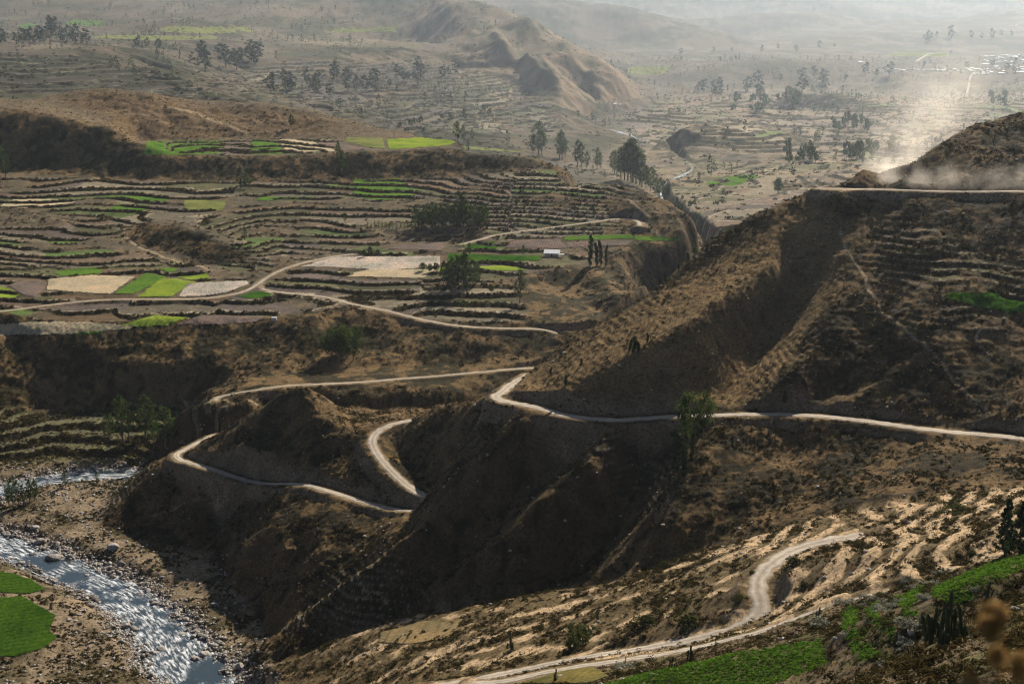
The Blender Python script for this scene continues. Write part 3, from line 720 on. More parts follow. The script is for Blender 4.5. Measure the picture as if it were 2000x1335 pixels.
def mul(t, a, b, fac=1.0, mode='MULTIPLY'):
    n = node(t, 'ShaderNodeMix', data_type='RGBA', blend_type=mode); n.inputs[0].default_value = fac
    for s, i in ((a, 6), (b, 7)):
        if hasattr(s, 'is_linked'): t.links.new(s, n.inputs[i])
        else: n.inputs[i].default_value = (*s, 1)
    return n.outputs[2]
def principled(t, out, col, rough=.95, spec=.1):
    p = node(t, 'ShaderNodeBsdfPrincipled')
    if hasattr(col, 'is_linked'): t.links.new(col, p.inputs['Base Color'])
    else: p.inputs['Base Color'].default_value = (*col, 1)
    p.inputs['Roughness'].default_value = rough
    p.inputs['Specular IOR Level'].default_value = spec
    t.links.new(p.outputs[0], out.inputs[0]); return p
def geo(t): return node(t, 'ShaderNodeNewGeometry').outputs['Position']

def ground_mat(name, attr=True, col=(.3, .24, .16), fine=1.1, amount=1.0):
    m, t, out = mat(name)
    pos = geo(t)
    base = node(t, 'ShaderNodeAttribute', attribute_name='ground').outputs['Color'] if attr else col
    a = tex_noise(t, fine, 4, .7, pos); b = tex_noise(t, fine / 7., 3, .6, pos); f = tex_noise(t, fine * 4.5, 2, .6, pos)
    k_ = .75 * amount
    ra = ramp(t, a.outputs[0], ((.30, (1 - k_,) * 3), (.52, (1,) * 3), (.75, (1 + .55 * k_,) * 3)))
    rb = ramp(t, b.outputs[0], ((.3, (1 - .45 * k_, 1 - .42 * k_, 1 - .45 * k_)), (.7, (1 + .3 * k_, 1 + .28 * k_, 1 + .25 * k_))))
    rf = ramp(t, f.outputs[0], ((.32, (1 - .6 * k_,) * 3), (.6, (1.08,) * 3)))
    o = mul(t, mul(t, mul(t, base, ra.outputs[0]), rb.outputs[0]), rf.outputs[0])
    p = principled(t, out, o, .98, .05)
    bp = node(t, 'ShaderNodeBump'); bp.inputs['Strength'].default_value = .55; bp.inputs['Distance'].default_value = .35
    t.links.new(a.outputs[0], bp.inputs['Height']); t.links.new(bp.outputs[0], p.inputs['Normal'])
    return m

def grid_mesh(name, V, NBr, NAc):
    n = NBr * NAc
    idx = np.arange(n, dtype=np.int32).reshape(NBr, NAc)
    fq = np.stack([idx[:-1, :-1], idx[:-1, 1:], idx[1:, 1:], idx[1:, :-1]], -1).reshape(-1, 4)
    return quad_mesh(name, V, fq)
def quad_mesh(name, V, fq, smooth=True):
    me = bpy.data.meshes.new(name)
    V = np.ascontiguousarray(V, np.float32).reshape(-1, 3); fq = np.ascontiguousarray(fq, np.int32); w = fq.shape[1]
    me.vertices.add(len(V)); me.vertices.foreach_set('co', V.ravel())
    me.loops.add(fq.size); me.loops.foreach_set('vertex_index', fq.ravel())
    me.polygons.add(len(fq)); me.polygons.foreach_set('loop_start', np.arange(0, fq.size, w, dtype=np.int32))
    me.polygons.foreach_set('use_smooth', np.full(len(fq), smooth, bool))
    me.update(calc_edges=True)
    return me
def attr_col(me, name, cols):
    A = me.color_attributes.new(name, 'FLOAT_COLOR', 'POINT')
    A.data.foreach_set('color', np.concatenate([cols.reshape(-1, 3), np.ones((cols.size // 3, 1))], 1).astype(np.float32).ravel())
def link(name, me, m=None, parent=None):
    o = bpy.data.objects.new(name, me); C.objects.link(o)
    if m is not None and me is not None and not me.materials: me.materials.append(m)
    if parent is not None: o.parent = parent
    return o
def tag(o, label=None, cat=None, group=None, kind=None):
    if label: o['label'] = label
    if cat: o['category'] = cat
    if group: o['group'] = group
    if kind: o['kind'] = kind
    return o

M_GROUND = ground_mat('dry_ground')
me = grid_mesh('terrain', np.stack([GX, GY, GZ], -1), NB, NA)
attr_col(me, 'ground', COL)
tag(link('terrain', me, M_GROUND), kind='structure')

# gravel strips of the roads, with wheel ruts
def road_mat():
    m, t, out = mat('road_gravel')
    pos = geo(t)
    at = node(t, 'ShaderNodeAttribute', attribute_name='across').outputs['Color']
    r_ = ramp(t, at, ((0, (.19, .15, .105)), (.12, (.27, .225, .17)), (.27, (.40, .345, .28)), (.40, (.32, .275, .22)), (.5, (.26, .215, .165)), (.60, (.32, .275, .22)), (.73, (.40, .345, .28)), (.88, (.27, .225, .17)), (1, (.19, .15, .105))))
    a = tex_noise(t, .9, 4, .7, pos); b = tex_noise(t, .12, 2, .5, pos)
    ra = ramp(t, a.outputs[0], ((.3, (.72,) * 3), (.7, (1.15,) * 3))); rb = ramp(t, b.outputs[0], ((.3, (.85,) * 3), (.7, (1.1,) * 3)))
    p = principled(t, out, mul(t, mul(t, r_.outputs[0], ra.outputs[0]), rb.outputs[0]), .95, .1)
    bp = node(t, 'ShaderNodeBump'); bp.inputs['Strength'].default_value = .4; bp.inputs['Distance'].default_value = .1
    t.links.new(a.outputs[0], bp.inputs['Height']); t.links.new(bp.outputs[0], p.inputs['Normal'])
    return m
M_ROAD = road_mat()
def strip(name, p, hw, m, dz, seed, wob=.4, nx=9):
    tg = np.gradient(p, axis=0)[:, :2]; tg /= np.linalg.norm(tg, axis=1)[:, None] + 1e-9
    nrm = np.stack([tg[:, 1], -tg[:, 0]], 1)
    s = np.arange(len(p)) * 1.0
    V = []
    for kx in range(nx):
        t_ = kx / (nx - 1) * 2 - 1
        off = t_ * hw * (1 + wob * noise(s / 6., s * 0 + (3 if t_ > 0 else 9), seed))
        ed = -.22 * (abs(t_) > .99)
        rut = -.05 * np.exp(-((abs(t_) - .5) / .18) ** 2)
        V.append(np.stack([p[:, 0] + nrm[:, 0] * off, p[:, 1] + nrm[:, 1] * off, p[:, 2] + dz + ed + rut + 0 * s], 1))
    V = np.stack(V, 1)
    me = grid_mesh(name, V, len(p), nx)
    ac = np.repeat(np.linspace(0, 1, nx)[None, :], len(p), 0)
    attr_col(me, 'across', np.repeat(ac[..., None], 3, -1))
    return link(name, me, m)
for i, (name, p, wd, label) in enumerate(ROADS):
    hidden = None
    tag(strip(name, p, wd / 2, M_ROAD, .16, 900 + i), label, 'road', None, 'structure')

# ------------------------------------------------------------------ water
def water_mat():
    m, t, out = mat('river_water')
    pos = geo(t)
    mp = node(t, 'ShaderNodeMapping'); mp.inputs['Rotation'].default_value = (0, 0, rad(38)); mp.inputs['Scale'].default_value = (1.0, .38, 1); t.links.new(pos, mp.inputs[0])
    a = tex_noise(t, 1.5, 5, .7, mp.outputs[0]); b = tex_noise(t, .10, 3, .6, pos); f = tex_noise(t, 1.15, 6, .74, node(t, 'ShaderNodeAttribute', attribute_name='flow').outputs['Vector'])
    rapid = ramp(t, b.outputs[0], ((.38, (0,) * 3), (.50, (1,) * 3)))
    calm = node(t, 'ShaderNodeAttribute', attribute_name='calm').outputs['Color']
    inv = node(t, 'ShaderNodeInvert'); t.links.new(calm, inv.inputs['Color'])
    rap = mul(t, rapid.outputs[0], inv.outputs[0])
    foam = ramp(t, f.outputs[0], ((.47, (0,) * 3), (.63, (1,) * 3)))
    fm = mul(t, foam.outputs[0], rap)
    deep = node(t, 'ShaderNodeBsdfPrincipled')
    deep.inputs['Base Color'].default_value = (.016, .028, .034, 1); deep.inputs['IOR'].default_value = 1.33; deep.inputs['Specular IOR Level'].default_value = .9
    sr = node(t, 'ShaderNodeMapRange'); t.links.new(rap, sr.inputs[0]); sr.inputs[3].default_value = .08; sr.inputs[4].default_value = .20; t.links.new(sr.outputs[0], deep.inputs['Roughness'])
    st = node(t, 'ShaderNodeMapRange'); t.links.new(rap, st.inputs[0]); st.inputs[3].default_value = .04; st.inputs[4].default_value = .5
    bp = node(t, 'ShaderNodeBump'); bp.inputs['Distance'].default_value = .65; t.links.new(st.outputs[0], bp.inputs['Strength']); t.links.new(a.outputs[0], bp.inputs['Height']); t.links.new(bp.outputs[0], deep.inputs['Normal'])
    fo = node(t, 'ShaderNodeBsdfPrincipled'); fo.inputs['Base Color'].default_value = (.72, .74, .76, 1); fo.inputs['Roughness'].default_value = .45; t.links.new(bp.outputs[0], fo.inputs['Normal'])
    mx = node(t, 'ShaderNodeMixShader'); t.links.new(fm, mx.inputs[0]); t.links.new(deep.outputs[0], mx.inputs[1]); t.links.new(fo.outputs[0], mx.inputs[2])
    t.links.new(mx.outputs[0], out.inputs[0])
    return m
def build_river():
    p = RIV[::1]; n = len(p); nx = 41
    s = np.arange(n) * 2.0
    tg = np.gradient(p, axis=0)[:, :2]; tg = np.stack([sm1(tg[:, 0], 4), sm1(tg[:, 1], 4)], 1); tg /= np.linalg.norm(tg, axis=1)[:, None]
    nr = np.stack([tg[:, 1], -tg[:, 0]], 1)
    V, K, FL = [], [], []
    pools = [PZ(95, 1105, -209.8), PZ(140, 1128, -209.8), PZ(60, 1098, -209.7), PZ(410, 1305, -210.5), PZ(425, 1325, -210.5), PZ(395, 1318, -210.5)]
    for kx in range(nx):
        t_ = kx / (nx - 1) * 2 - 1
        x, y = p[:, 0] + nr[:, 0] * t_ * RIVW * 1.05, p[:, 1] + nr[:, 1] * t_ * RIVW * 1.05
        calm = np.zeros(n)
        for a_, Y_, z_ in pools: calm = np.maximum(calm, 1 - sstep(3.5, 7, np.hypot(x - a_ * Y_, (y - Y_) * .8)))
        w = (.16 * noise(x / 2.6, y / 2.6, 961) + .08 * noise(x / 1.1, y / 1.1, 963)) * (1 - calm)
        V.append(np.stack([x, y, p[:, 2] + w], 1)); K.append(calm); FL.append(np.stack([s / 5.5, t_ * RIVW / 1.15, s * 0], 1))
    me = grid_mesh('river', np.stack(V, 1), n, nx)
    A = me.attributes.new('flow', 'FLOAT_VECTOR', 'POINT'); A.data.foreach_set('vector', np.stack(FL, 1).astype(np.float32).ravel())
    attr_col(me, 'calm', np.repeat(np.stack(K, 1)[..., None], 3, -1))
    tag(link('river', me, water_mat()), kind='structure')
build_river()

# ------------------------------------------------------------------ stones
class MB:                                    # collects faces, builds one mesh
    def __init__(self): self.V, self.Q, self.n = [], [], 0
    def add(self, V, Fq):
        self.V.append(np.asarray(V, np.float32)); self.Q.append(np.asarray(Fq, np.int32) + self.n); self.n += len(V)
    def mesh(self, name, smooth=True):
        w = self.Q[0].shape[1]
        return quad_mesh(name, np.concatenate(self.V), np.concatenate(self.Q), smooth)
import bmesh
def ico(sub):
    bm = bmesh.new(); bmesh.ops.create_icosphere(bm, subdivisions=sub, radius=1)
    V = np.array([v.co[:] for v in bm.verts], np.float32); T = np.array([[v.index for v in f.verts] for f in bm.faces], np.int32); bm.free(); return V, T
def rock_shape(sub, seed, flat=.68):
    V, T = ico(sub)
    d = 1 + .28 * noise(V[:, 0] * 1.1 + seed * 3.7, V[:, 1] * 1.1 + V[:, 2] * .9, seed) + .13 * noise(V[:, 0] * 2.7 + 4, V[:, 2] * 2.7 + V[:, 1] * 1.7, seed + 50)
    r_ = np.random.default_rng(seed)
    for _ in range(5):                       # knock flats off it
        nn = r_.normal(size=3); nn /= np.linalg.norm(nn); h = .72 + .15 * r_.random()
        dd = (V * d[:, None]) @ nn
        d = np.where(dd > h, d * h / np.maximum(dd, 1e-3), d)
    V = V * d[:, None] * np.array([1.15, .92, flat])
    return V.astype(np.float32), T
def simple_mat(name, cols, scale=3.0, rough=.9, spec=.15, objrand=0.0, bump=0.0):
    m, t, out = mat(name)
    a = tex_noise(t, scale, 4, .65, geo(t))
    n_ = len(cols); r_ = ramp(t, a.outputs[0], tuple((.28 + .44 * i / max(1, n_ - 1), cc) for i, cc in enumerate(cols)))
    col = r_.outputs[0]
    if objrand:
        oi = node(t, 'ShaderNodeObjectInfo')
        rr = ramp(t, oi.outputs['Random'], ((0, (1 - objrand,) * 3), (1, (1 + objrand,) * 3)))
        col = mul(t, col, rr.outputs[0])
    p = principled(t, out, col, rough, spec)
    if bump:
        bp = node(t, 'ShaderNodeBump'); bp.inputs['Strength'].default_value = .6; bp.inputs['Distance'].default_value = bump
        t.links.new(a.outputs[0], bp.inputs['Height']); t.links.new(bp.outputs[0], p.inputs['Normal'])
    return m
M_ROCK = simple_mat('river_stone', ((.10, .09, .085), (.21, .19, .17), (.33, .29, .25)), 1.6, .8, .3, .35, .15)
rock_me = []
for i in range(6):
    V, T = rock_shape(3, 30 + i); q = quad_mesh('boulder', V, T); q.materials.append(M_ROCK); rock_me.append(q)
def boulder(x, y, r_, label, group=None, sink=.25, k_=None):
    o = bpy.data.objects.new('boulder', rock_me[k_ if k_ is not None else random.randrange(6)]); C.objects.link(o)
    o.location = (x, y, float(zat(x, y)) + r_ * (.68 - sink) * .6); o.scale = (r_, r_ * random.uniform(.85, 1.1), r_ * random.uniform(.8, 1.1)); o.rotation_euler = (random.uniform(-.2, .2), random.uniform(-.2, .2), random.uniform(0, 6.28))
    return tag(o, label, 'boulder', group)
RIVG = 'boulders along the river'
for u, v, px, lab in ((107, 1090, 30, 'big dark boulder standing in the calm blue pool of the river'), (64, 1082, 15, 'small dark boulder left of the big dark one in the pool'), (78, 1063, 19, 'pale rounded boulder on the bank just above the river pool'),
                      (400, 1278, 21, 'rounded boulder, right one of the pair beside the lower pool'), (382, 1285, 24, 'large pale boulder, left one of the pair beside the lower pool'), (316, 1266, 24, 'long pale boulder in the rapids left of the boulder pair'),
                      (262, 1228, 22, 'brown boulder at the left edge of the rapids'), (222, 1085, 26, 'dark boulder under the bank above the rapids'), (170, 1122, 15, 'small boulder where the pool breaks into rapids'), (420, 1190, 16, 'boulder on the right bank of the rapids under the spur'),
                      (355, 1238, 18, 'boulder breaking the white water in mid stream')):
    a, Y, z = PZ(u, v, -209.6); boulder(a * Y, Y, px * Y / F / 2, lab, None, .1)
def weighted(wt, n):                         # n places drawn by weight per square metre
    ar = (GY[:-1, :-1] ** 2) * np.diff(ga)[None, :] * np.diff(gb)[:, None]
    w = (wt[:-1, :-1] * ar).astype(np.float64).ravel(); tot = w.sum()
    if tot <= 0: return np.zeros(0), np.zeros(0), 0
    cs = np.cumsum(w); i = np.searchsorted(cs, rng.random(n) * tot); i = np.minimum(i, len(w) - 1)
    jb, ia = i // (NA - 1), i % (NA - 1)
    fa, fb = rng.random(n), rng.random(n)
    a = ga[ia] + (ga[ia + 1] - ga[ia]) * fa; b = gb[jb] + (gb[jb + 1] - gb[jb]) * fb
    Y = np.exp(b); return a * Y, Y, tot
TANG = GZ / GY
VIS = TANG >= np.maximum.accumulate(np.where(GY > 55, TANG, -9), axis=0) - .012
VISF = (VIS & (np.abs(GX / GY) < .44)).astype(np.float32)
nearriver = (GY < 640).astype(np.float32) * VISF
x, y, _ = weighted(nearriver * np.exp(-((RIVD - .95) / .4) ** 2), 190)
for i in range(len(x)):
    boulder(x[i], y[i], .55 + 1.1 * rng.random() ** 2.2, 'grey boulder on the stony bed beside the river', RIVG)
TRI_R = [rock_shape(1, 60 + i, .7) for i in range(4)]
mb = MB()
rvf = 1 - zone(((-400, 1100), (60, 1105), (125, 1170), (130, 1260), (60, 1300), (-400, 1310)), 380, 640, 0)
x, y, _ = weighted(nearriver * rvf * (np.exp(-((RIVD - 1.0) / .45) ** 2) + .05 * flat_zone), 11000)
z = zat(x, y); sz = .22 + .55 * rng.random(len(x)) ** 2
for i in range(len(x)):
    V, T = TRI_R[i % 4]; an = rng.random() * 6.28; cs_, sn_ = math.cos(an), math.sin(an)
    W_ = V @ np.array([[cs_, sn_, 0], [-sn_, cs_, 0], [0, 0, 1]], np.float32) * sz[i] + np.array([x[i], y[i], z[i] + sz[i] * .2], np.float32)
    mb.add(W_, T)
tag(link('river_cobbles', mb.mesh('river_cobbles', False), M_ROCK), kind='stuff')

mb = MB()
w_ = ((GY < 640) * (GY > 130) * VISF * (1 - flat_zone) * (.25 + sstep(.6, 1.0, SL2)) * (ROADD > 3) + 1.2 * shelf * VISF * (GY > 80) * (GY < 400) * sstep(0, .5, n1) * (ROADD > 3)) * (RIVD > 1.5)
x, y, _ = weighted(w_, 1500); z = zat(x, y); sz = .12 + .55 * rng.random(len(x)) ** 3
for i in range(len(x)):
    V, T = TRI_R[i % 4]; an = rng.random() * 6.28; cs_, sn_ = math.cos(an), math.sin(an)
    mb.add(V @ np.array([[cs_, sn_, 0], [-sn_, cs_, 0], [0, 0, 1]], np.float32) * sz[i] + np.array([x[i], y[i], z[i] + sz[i] * .25], np.float32), T)
tag(link('hillside_stones', mb.mesh('hillside_stones', False), simple_mat('pale_stone', ((.22, .19, .15), (.42, .38, .31)), 1.2, .9)), kind='stuff')

# ------------------------------------------------------------------ crop fields: sheets of crop on the treads
def crop_mat(name, lo, hi, rows=0.0, rot=20, trans=.25):
    m, t, out = mat(name)
    pos = geo(t)
    a = tex_noise(t, .9, 4, .7, pos); b = tex_noise(t, .06, 3, .6, pos)
    r_ = ramp(t, a.outputs[0], ((.32, lo), (.66, hi)))
    rb = ramp(t, b.outputs[0], ((.32, (.62, .70, .66)), (.5, (1, 1, 1)), (.68, (1.30, 1.16, 1.08))))
    col = mul(t, r_.outputs[0], rb.outputs[0])
    if rows:
        mp = node(t, 'ShaderNodeMapping'); mp.inputs['Rotation'].default_value = (0, 0, rad(rot)); t.links.new(pos, mp.inputs[0])
        wv = node(t, 'ShaderNodeTexWave'); wv.inputs['Scale'].default_value = .314 / rows * 1.0; wv.inputs['Distortion'].default_value = 1.5; wv.inputs['Detail'].default_value = 2; t.links.new(mp.outputs[0], wv.inputs[0])
        rw = ramp(t, wv.outputs['Fac'], ((.25, (.86, .86, .86)), (.7, (1.04,) * 3)))
        col = mul(t, col, rw.outputs[0])
    d = node(t, 'ShaderNodeBsdfDiffuse'); tr = node(t, 'ShaderNodeBsdfTranslucent'); t.links.new(col, d.inputs[0]); t.links.new(col, tr.inputs[0])
    mx = node(t, 'ShaderNodeMixShader'); mx.inputs[0].default_value = trans; t.links.new(d.outputs[0], mx.inputs[1]); t.links.new(tr.outputs[0], mx.inputs[2]); t.links.new(mx.outputs[0], out.inputs[0])
    bp = node(t, 'ShaderNodeBump'); bp.inputs['Strength'].default_value = .7; bp.inputs['Distance'].default_value = .3; t.links.new(a.outputs[0], bp.inputs['Height']); t.links.new(bp.outputs[0], d.inputs['Normal'])
    return m
M_LIME = crop_mat('lime_crop', (.15, .22, .022), (.25, .32, .050), 2.2)
M_GREEN = crop_mat('green_crop', (.055, .125, .018), (.120, .215, .036), 1.8, 60)
M_DKGRN = crop_mat('dark_green_crop', (.018, .062, .006), (.060, .140, .016), 1.5, 25)
M_PALEG = crop_mat('pale_green_crop', (.13, .155, .045), (.22, .235, .080), 3.0, 70)
M_STUB = crop_mat('dry_stubble', (.15, .112, .055), (.25, .19, .10), 2.0, 70, .1)
M_WEED = crop_mat('weedy_field', (.085, .078, .026), (.16, .14, .052), 1.6, 20)
M_RIVF = crop_mat('riverside_crop', (.014, .040, .005), (.052, .105, .012), 3.0, 68)
M_STRAW = crop_mat('straw_field', (.29, .235, .150), (.44, .37, .25), 2.6, 40, .1)
M_PLOW = crop_mat('ploughed_field', (.098, .076, .064), (.165, .130, .110), 1.7, 8, 0)
M_STONY = crop_mat('stony_field', (.16, .135, .11), (.48, .42, .35), 1.2, 60, 0)
def field(poly, m, label, name='crop_field', cat='field', Yr=None, lift=.22, group=None, riser=True):
    cu, cv = np.mean([p[0] for p in poly]), np.mean([p[1] for p in poly])
    if Yr is None:
        hs = [hit(u, v)[1] for u, v in list(poly) + [(cu, cv)]]; md = float(np.median(hs)); Yr = (md * .80, md * 1.22)
    pj = [(u + 3 * random.uniform(-1, 1) * (Yr[0] < 1500), v) for u, v in poly]
    u0, u1, v0, v1 = min(p[0] for p in pj), max(p[0] for p in pj), min(p[1] for p in pj), max(p[1] for p in pj)
    m_ = (PU > u0 - 2) & (PU < u1 + 2) & (PV > v0 - 2) & (PV < v1 + 2) & (GY > Yr[0]) & (GY < Yr[1]) & VIS
    jj, ii = np.nonzero(m_)
    if len(jj) == 0: print('EMPTY FIELD', label); return
    j0, j1, i0, i1 = jj.min(), jj.max() + 1, ii.min(), ii.max() + 1
    s = np.s_[j0:j1, i0:i1]
    wob = 1.6
    ok = in_poly(PU[s] + wob * noise(GX[s] / 6, GY[s] / 6, 5), PV[s] + wob * .6 * noise(GX[s] / 6, GY[s] / 6, 6), pj) & m_[s]
    if riser: ok &= (RISER[s] < .35)
    ok &= ROADD[s] > 4
    qd = ok[:-1, :-1] & ok[1:, :-1] & ok[:-1, 1:] & ok[1:, 1:]
    if not qd.any(): print('EMPTY FIELD', label, Yr); return
    idx = np.arange(ok.size).reshape(ok.shape)
    fq = np.stack([idx[:-1, :-1][qd], idx[:-1, 1:][qd], idx[1:, 1:][qd], idx[1:, :-1][qd]], -1)
    used, inv = np.unique(fq, return_inverse=True)
    V = np.stack([GX[s].ravel()[used], GY[s].ravel()[used], GZ[s].ravel()[used] + lift], -1)
    o = link(name, quad_mesh(name, V, inv.reshape(-1, 4)), m)
    return tag(o, label, cat, group)
FIELDS = [
 (((268, 581), (312, 542), (384, 549), (332, 583)), M_LIME, 'bright lime green field beside the pale road on the plateau'),
 (((220, 573), (285, 533), (330, 541), (264, 575)), M_GREEN, 'darker green field left of the bright lime field'),
 (((92, 566), (95, 545), (180, 537), (265, 540), (215, 575), (160, 572)), M_STRAW, 'pale straw field left of the two bright green fields'),
 (((12, 556), (40, 548), (80, 550), (92, 562), (70, 580), (45, 578)), M_PLOW, 'grey brown ploughed field rounded like a tongue at the left'),
 (((-30, 560), (10, 560), (40, 576), (30, 582), (-30, 582)), M_LIME, 'small lime green field at the left end of the plateau road'),
 (((106, 532), (150, 524), (207, 521), (195, 534), (120, 541)), M_GREEN, 'narrow green field above the pale straw field'),
 (((305, 525), (340, 521), (352, 527), (330, 532)), M_GREEN, 'tiny green field at the tip above the lime field'),
 (((335, 540), (345, 530), (405, 532), (410, 544), (385, 550)), M_LIME, 'two green strips right of the lime field'),
 (((345, 580), (365, 553), (480, 548), (490, 553), (440, 574), (390, 580)), M_STONY, 'stony grey field between the lime field and the road'),
 (((220, 638), (300, 615), (370, 620), (332, 637), (285, 640)), M_LIME, 'bright green field at the edge of the cliff'),
 (((145, 651), (160, 643), (205, 645), (203, 653), (150, 656)), M_GREEN, 'small green patch in the straw field above the cliff'),
 (((-30, 633), (100, 627), (200, 630), (276, 636), (255, 644), (150, 652), (70, 656), (-30, 655)), M_STRAW, 'long straw field along the top of the cliff'),
 (((340, 635), (395, 615), (520, 618), (500, 630), (400, 636)), M_PLOW, 'dark ploughed field at the cliff edge right of the green one'),
 (((440, 574), (470, 567), (555, 572), (545, 582), (480, 583)), M_DKGRN, 'dull green field just under the bend of the plateau road'),
 (((210, 408), (230, 398), (297, 401), (282, 414), (215, 415)), M_GREEN, 'bright green field high on the left terraces'),
 (((200, 390), (205, 383), (330, 385), (325, 394)), M_GREEN, 'thin green strip above the bright green field of the left terraces'),
 (((355, 402), (360, 390), (445, 392), (440, 412), (375, 415)), M_PALEG, 'pale green strips in the middle of the terraces'),
 (((500, 392), (510, 384), (620, 384), (615, 392)), M_GREEN, 'thin bright green strip below the long bank'),
 (((0, 402), (30, 388), (155, 390), (130, 404), (30, 408)), M_STRAW, 'pale straw field on the far left terraces'),
 (((560, 546), (585, 524), (660, 526), (640, 544)), M_PLOW, 'brown ploughed field right of the road bend'),
 (((585, 522), (640, 502), (860, 500), (860, 520), (760, 528), (640, 522)), M_STONY, 'wide stony pale field beyond the road bend'),
 (((660, 540), (720, 526), (850, 526), (830, 544)), M_STRAW, 'straw field above the dark bank in the middle'),
 (((755, 486), (780, 478), (870, 472), (868, 490)), M_PLOW, 'purple brown ploughed field below the dark grove'),
 (((900, 486), (925, 472), (970, 472), (970, 488)), M_DKGRN, 'dull green field right of the purple ploughed field'),
 (((985, 485), (1000, 470), (1095, 466), (1110, 486)), M_PLOW, 'ploughed field left of the tin roofed shed'),
 (((1098, 470), (1105, 461), (1235, 457), (1238, 467)), M_GREEN, 'long green field on the plateau above the gully'),
 (((1240, 470), (1240, 460), (1290, 460), (1350, 469), (1330, 473)), M_GREEN, 'green field at the right tip of the plateau'),
 (((1105, 484), (1110, 472), (1235, 470), (1225, 480)), M_PLOW, 'ploughed strip under the long green field'),
 (((870, 512), (875, 495), (1060, 500), (1055, 510)), M_DKGRN, 'dark green terraced strip in front of the shed'),
 (((925, 532), (935, 520), (1045, 517), (1030, 528)), M_LIME, 'lime green field on the brink right of the tree group'),
 (((848, 536), (860, 522), (925, 522), (915, 535)), M_LIME, 'lime green field behind the tree group'),
 (((690, 384), (690, 350), (780, 348), (812, 384), (740, 392)), M_GREEN, 'block of green strips on the right terraces'),
 (((278, 303), (285, 276), (432, 272), (432, 300), (340, 304)), M_GREEN, 'green strips at the left end of the upper shelf'),
 (((490, 302), (492, 272), (540, 274), (555, 300)), M_GREEN, 'small green strips in the middle of the upper shelf'),
 (((435, 298), (438, 276), (488, 274), (488, 302)), M_PLOW, 'brown field between the green strips of the upper shelf'),
 (((558, 298), (545, 272), (600, 272), (660, 296)), M_STRAW, 'pale field right of the small green strips'),
 (((610, 284), (640, 276), (735, 292), (665, 294)), M_PLOW, 'dark ploughed triangle on the upper shelf'),
 (((670, 276), (680, 268), (750, 270), (755, 290), (720, 288)), M_PALEG, 'pale green field on the upper shelf left of the largest green one'),
 (((758, 292), (756, 272), (830, 268), (896, 274), (880, 284)), M_LIME, 'large fresh green field at the right end of the upper shelf'),
 (((860, 288), (900, 284), (1040, 296), (1000, 298)), M_PALEG, 'thin green strip along the crest by the tree row'),
 (((0, 886), (100, 878), (210, 872), (190, 882), (80, 890), (0, 893)), M_PALEG, 'long yellow green strip on the low terrace beyond the river'),
 (((1845, 583), (1852, 571), (1960, 572), (2080, 590), (2080, 612), (1960, 612), (1900, 598)), M_DKGRN, 'green strips on the right hillside terraces'),
 (((-40, 1155), (-40, 1108), (20, 1118), (60, 1130), (94, 1150), (60, 1160)), M_RIVF, 'narrow dark green field by the river, upper one of the two'),
 (((-40, 1285), (-40, 1165), (20, 1165), (45, 1163), (72, 1180), (108, 1200), (98, 1232), (116, 1246), (80, 1268), (30, 1282)), M_RIVF, 'large dark green rounded field by the river'),
 (((740, 1235), (830, 1212), (905, 1208), (880, 1245), (800, 1258), (740, 1255)), M_STUB, 'dry stubble field on the near shelf above the river'),
 (((990, 1335), (1020, 1318), (1160, 1302), (1190, 1320), (1150, 1335)), M_WEED, 'olive weedy field between the tracks at the bottom'),
 (((640, 66), (655, 52), (780, 50), (775, 64)), M_PALEG, 'pale green field on top of the far scarp'),
 (((20, 52), (60, 44), (75, 48), (60, 56)), M_GREEN, 'far green field behind the dark trees on the left'),
 (((120, 48), (140, 38), (210, 40), (190, 52)), M_GREEN, 'far green field at the foot of the hazy mountains'),
 (((180, 74), (200, 68), (420, 70), (430, 77), (300, 80)), M_PALEG, 'long pale green strip below the far rounded hill'),
 (((290, 62), (330, 50), (480, 52), (500, 64), (380, 68)), M_PALEG, 'faint green flank of the far rounded hill'),
 (((1375, 360), (1400, 345), (1480, 340), (1478, 352), (1430, 364)), M_GREEN, 'green field on the valley floor far behind the ridge'),
 (((1720, 110), (1760, 102), (1860, 102), (1850, 112)), M_PALEG, 'pale green field left of the village in the haze'),
 (((1215, 145), (1230, 130), (1310, 128), (1300, 148)), M_PALEG, 'hazy green field at the mouth of the far gorge'),
]
for poly, m, lab in FIELDS:
    field(poly, m, lab, group=None)

# ------------------------------------------------------------------ air: haze and the dust over the upper road
def haze():
    m, t, out = mat('valley_haze')
    pv = node(t, 'ShaderNodeVolumePrincipled')
    pv.inputs['Color'].default_value = (.78, .89, 1.0, 1); pv.inputs['Density'].default_value = HAZE; pv.inputs['Anisotropy'].default_value = HAZE_G
    t.links.new(pv.outputs[0], out.inputs['Volume'])
    x0, x1, y0, y1, z0, z1 = -26000, 26000, -60, float(GY.max()) + 100, float(GZ.min()) - 3, float(GZ.max()) + 30
    V = [(x, y, z) for z in (z0, z1) for y in (y0, y1) for x in (x0, x1)]
    me = bpy.data.meshes.new('haze'); me.from_pydata(V, [], [(0, 2, 3, 1), (4, 5, 7, 6), (0, 1, 5, 4), (2, 6, 7, 3), (0, 4, 6, 2), (1, 3, 7, 5)])
    tag(link('haze', me, m), kind='stuff')
HAZE, HAZE_G = .000031, .70
haze()
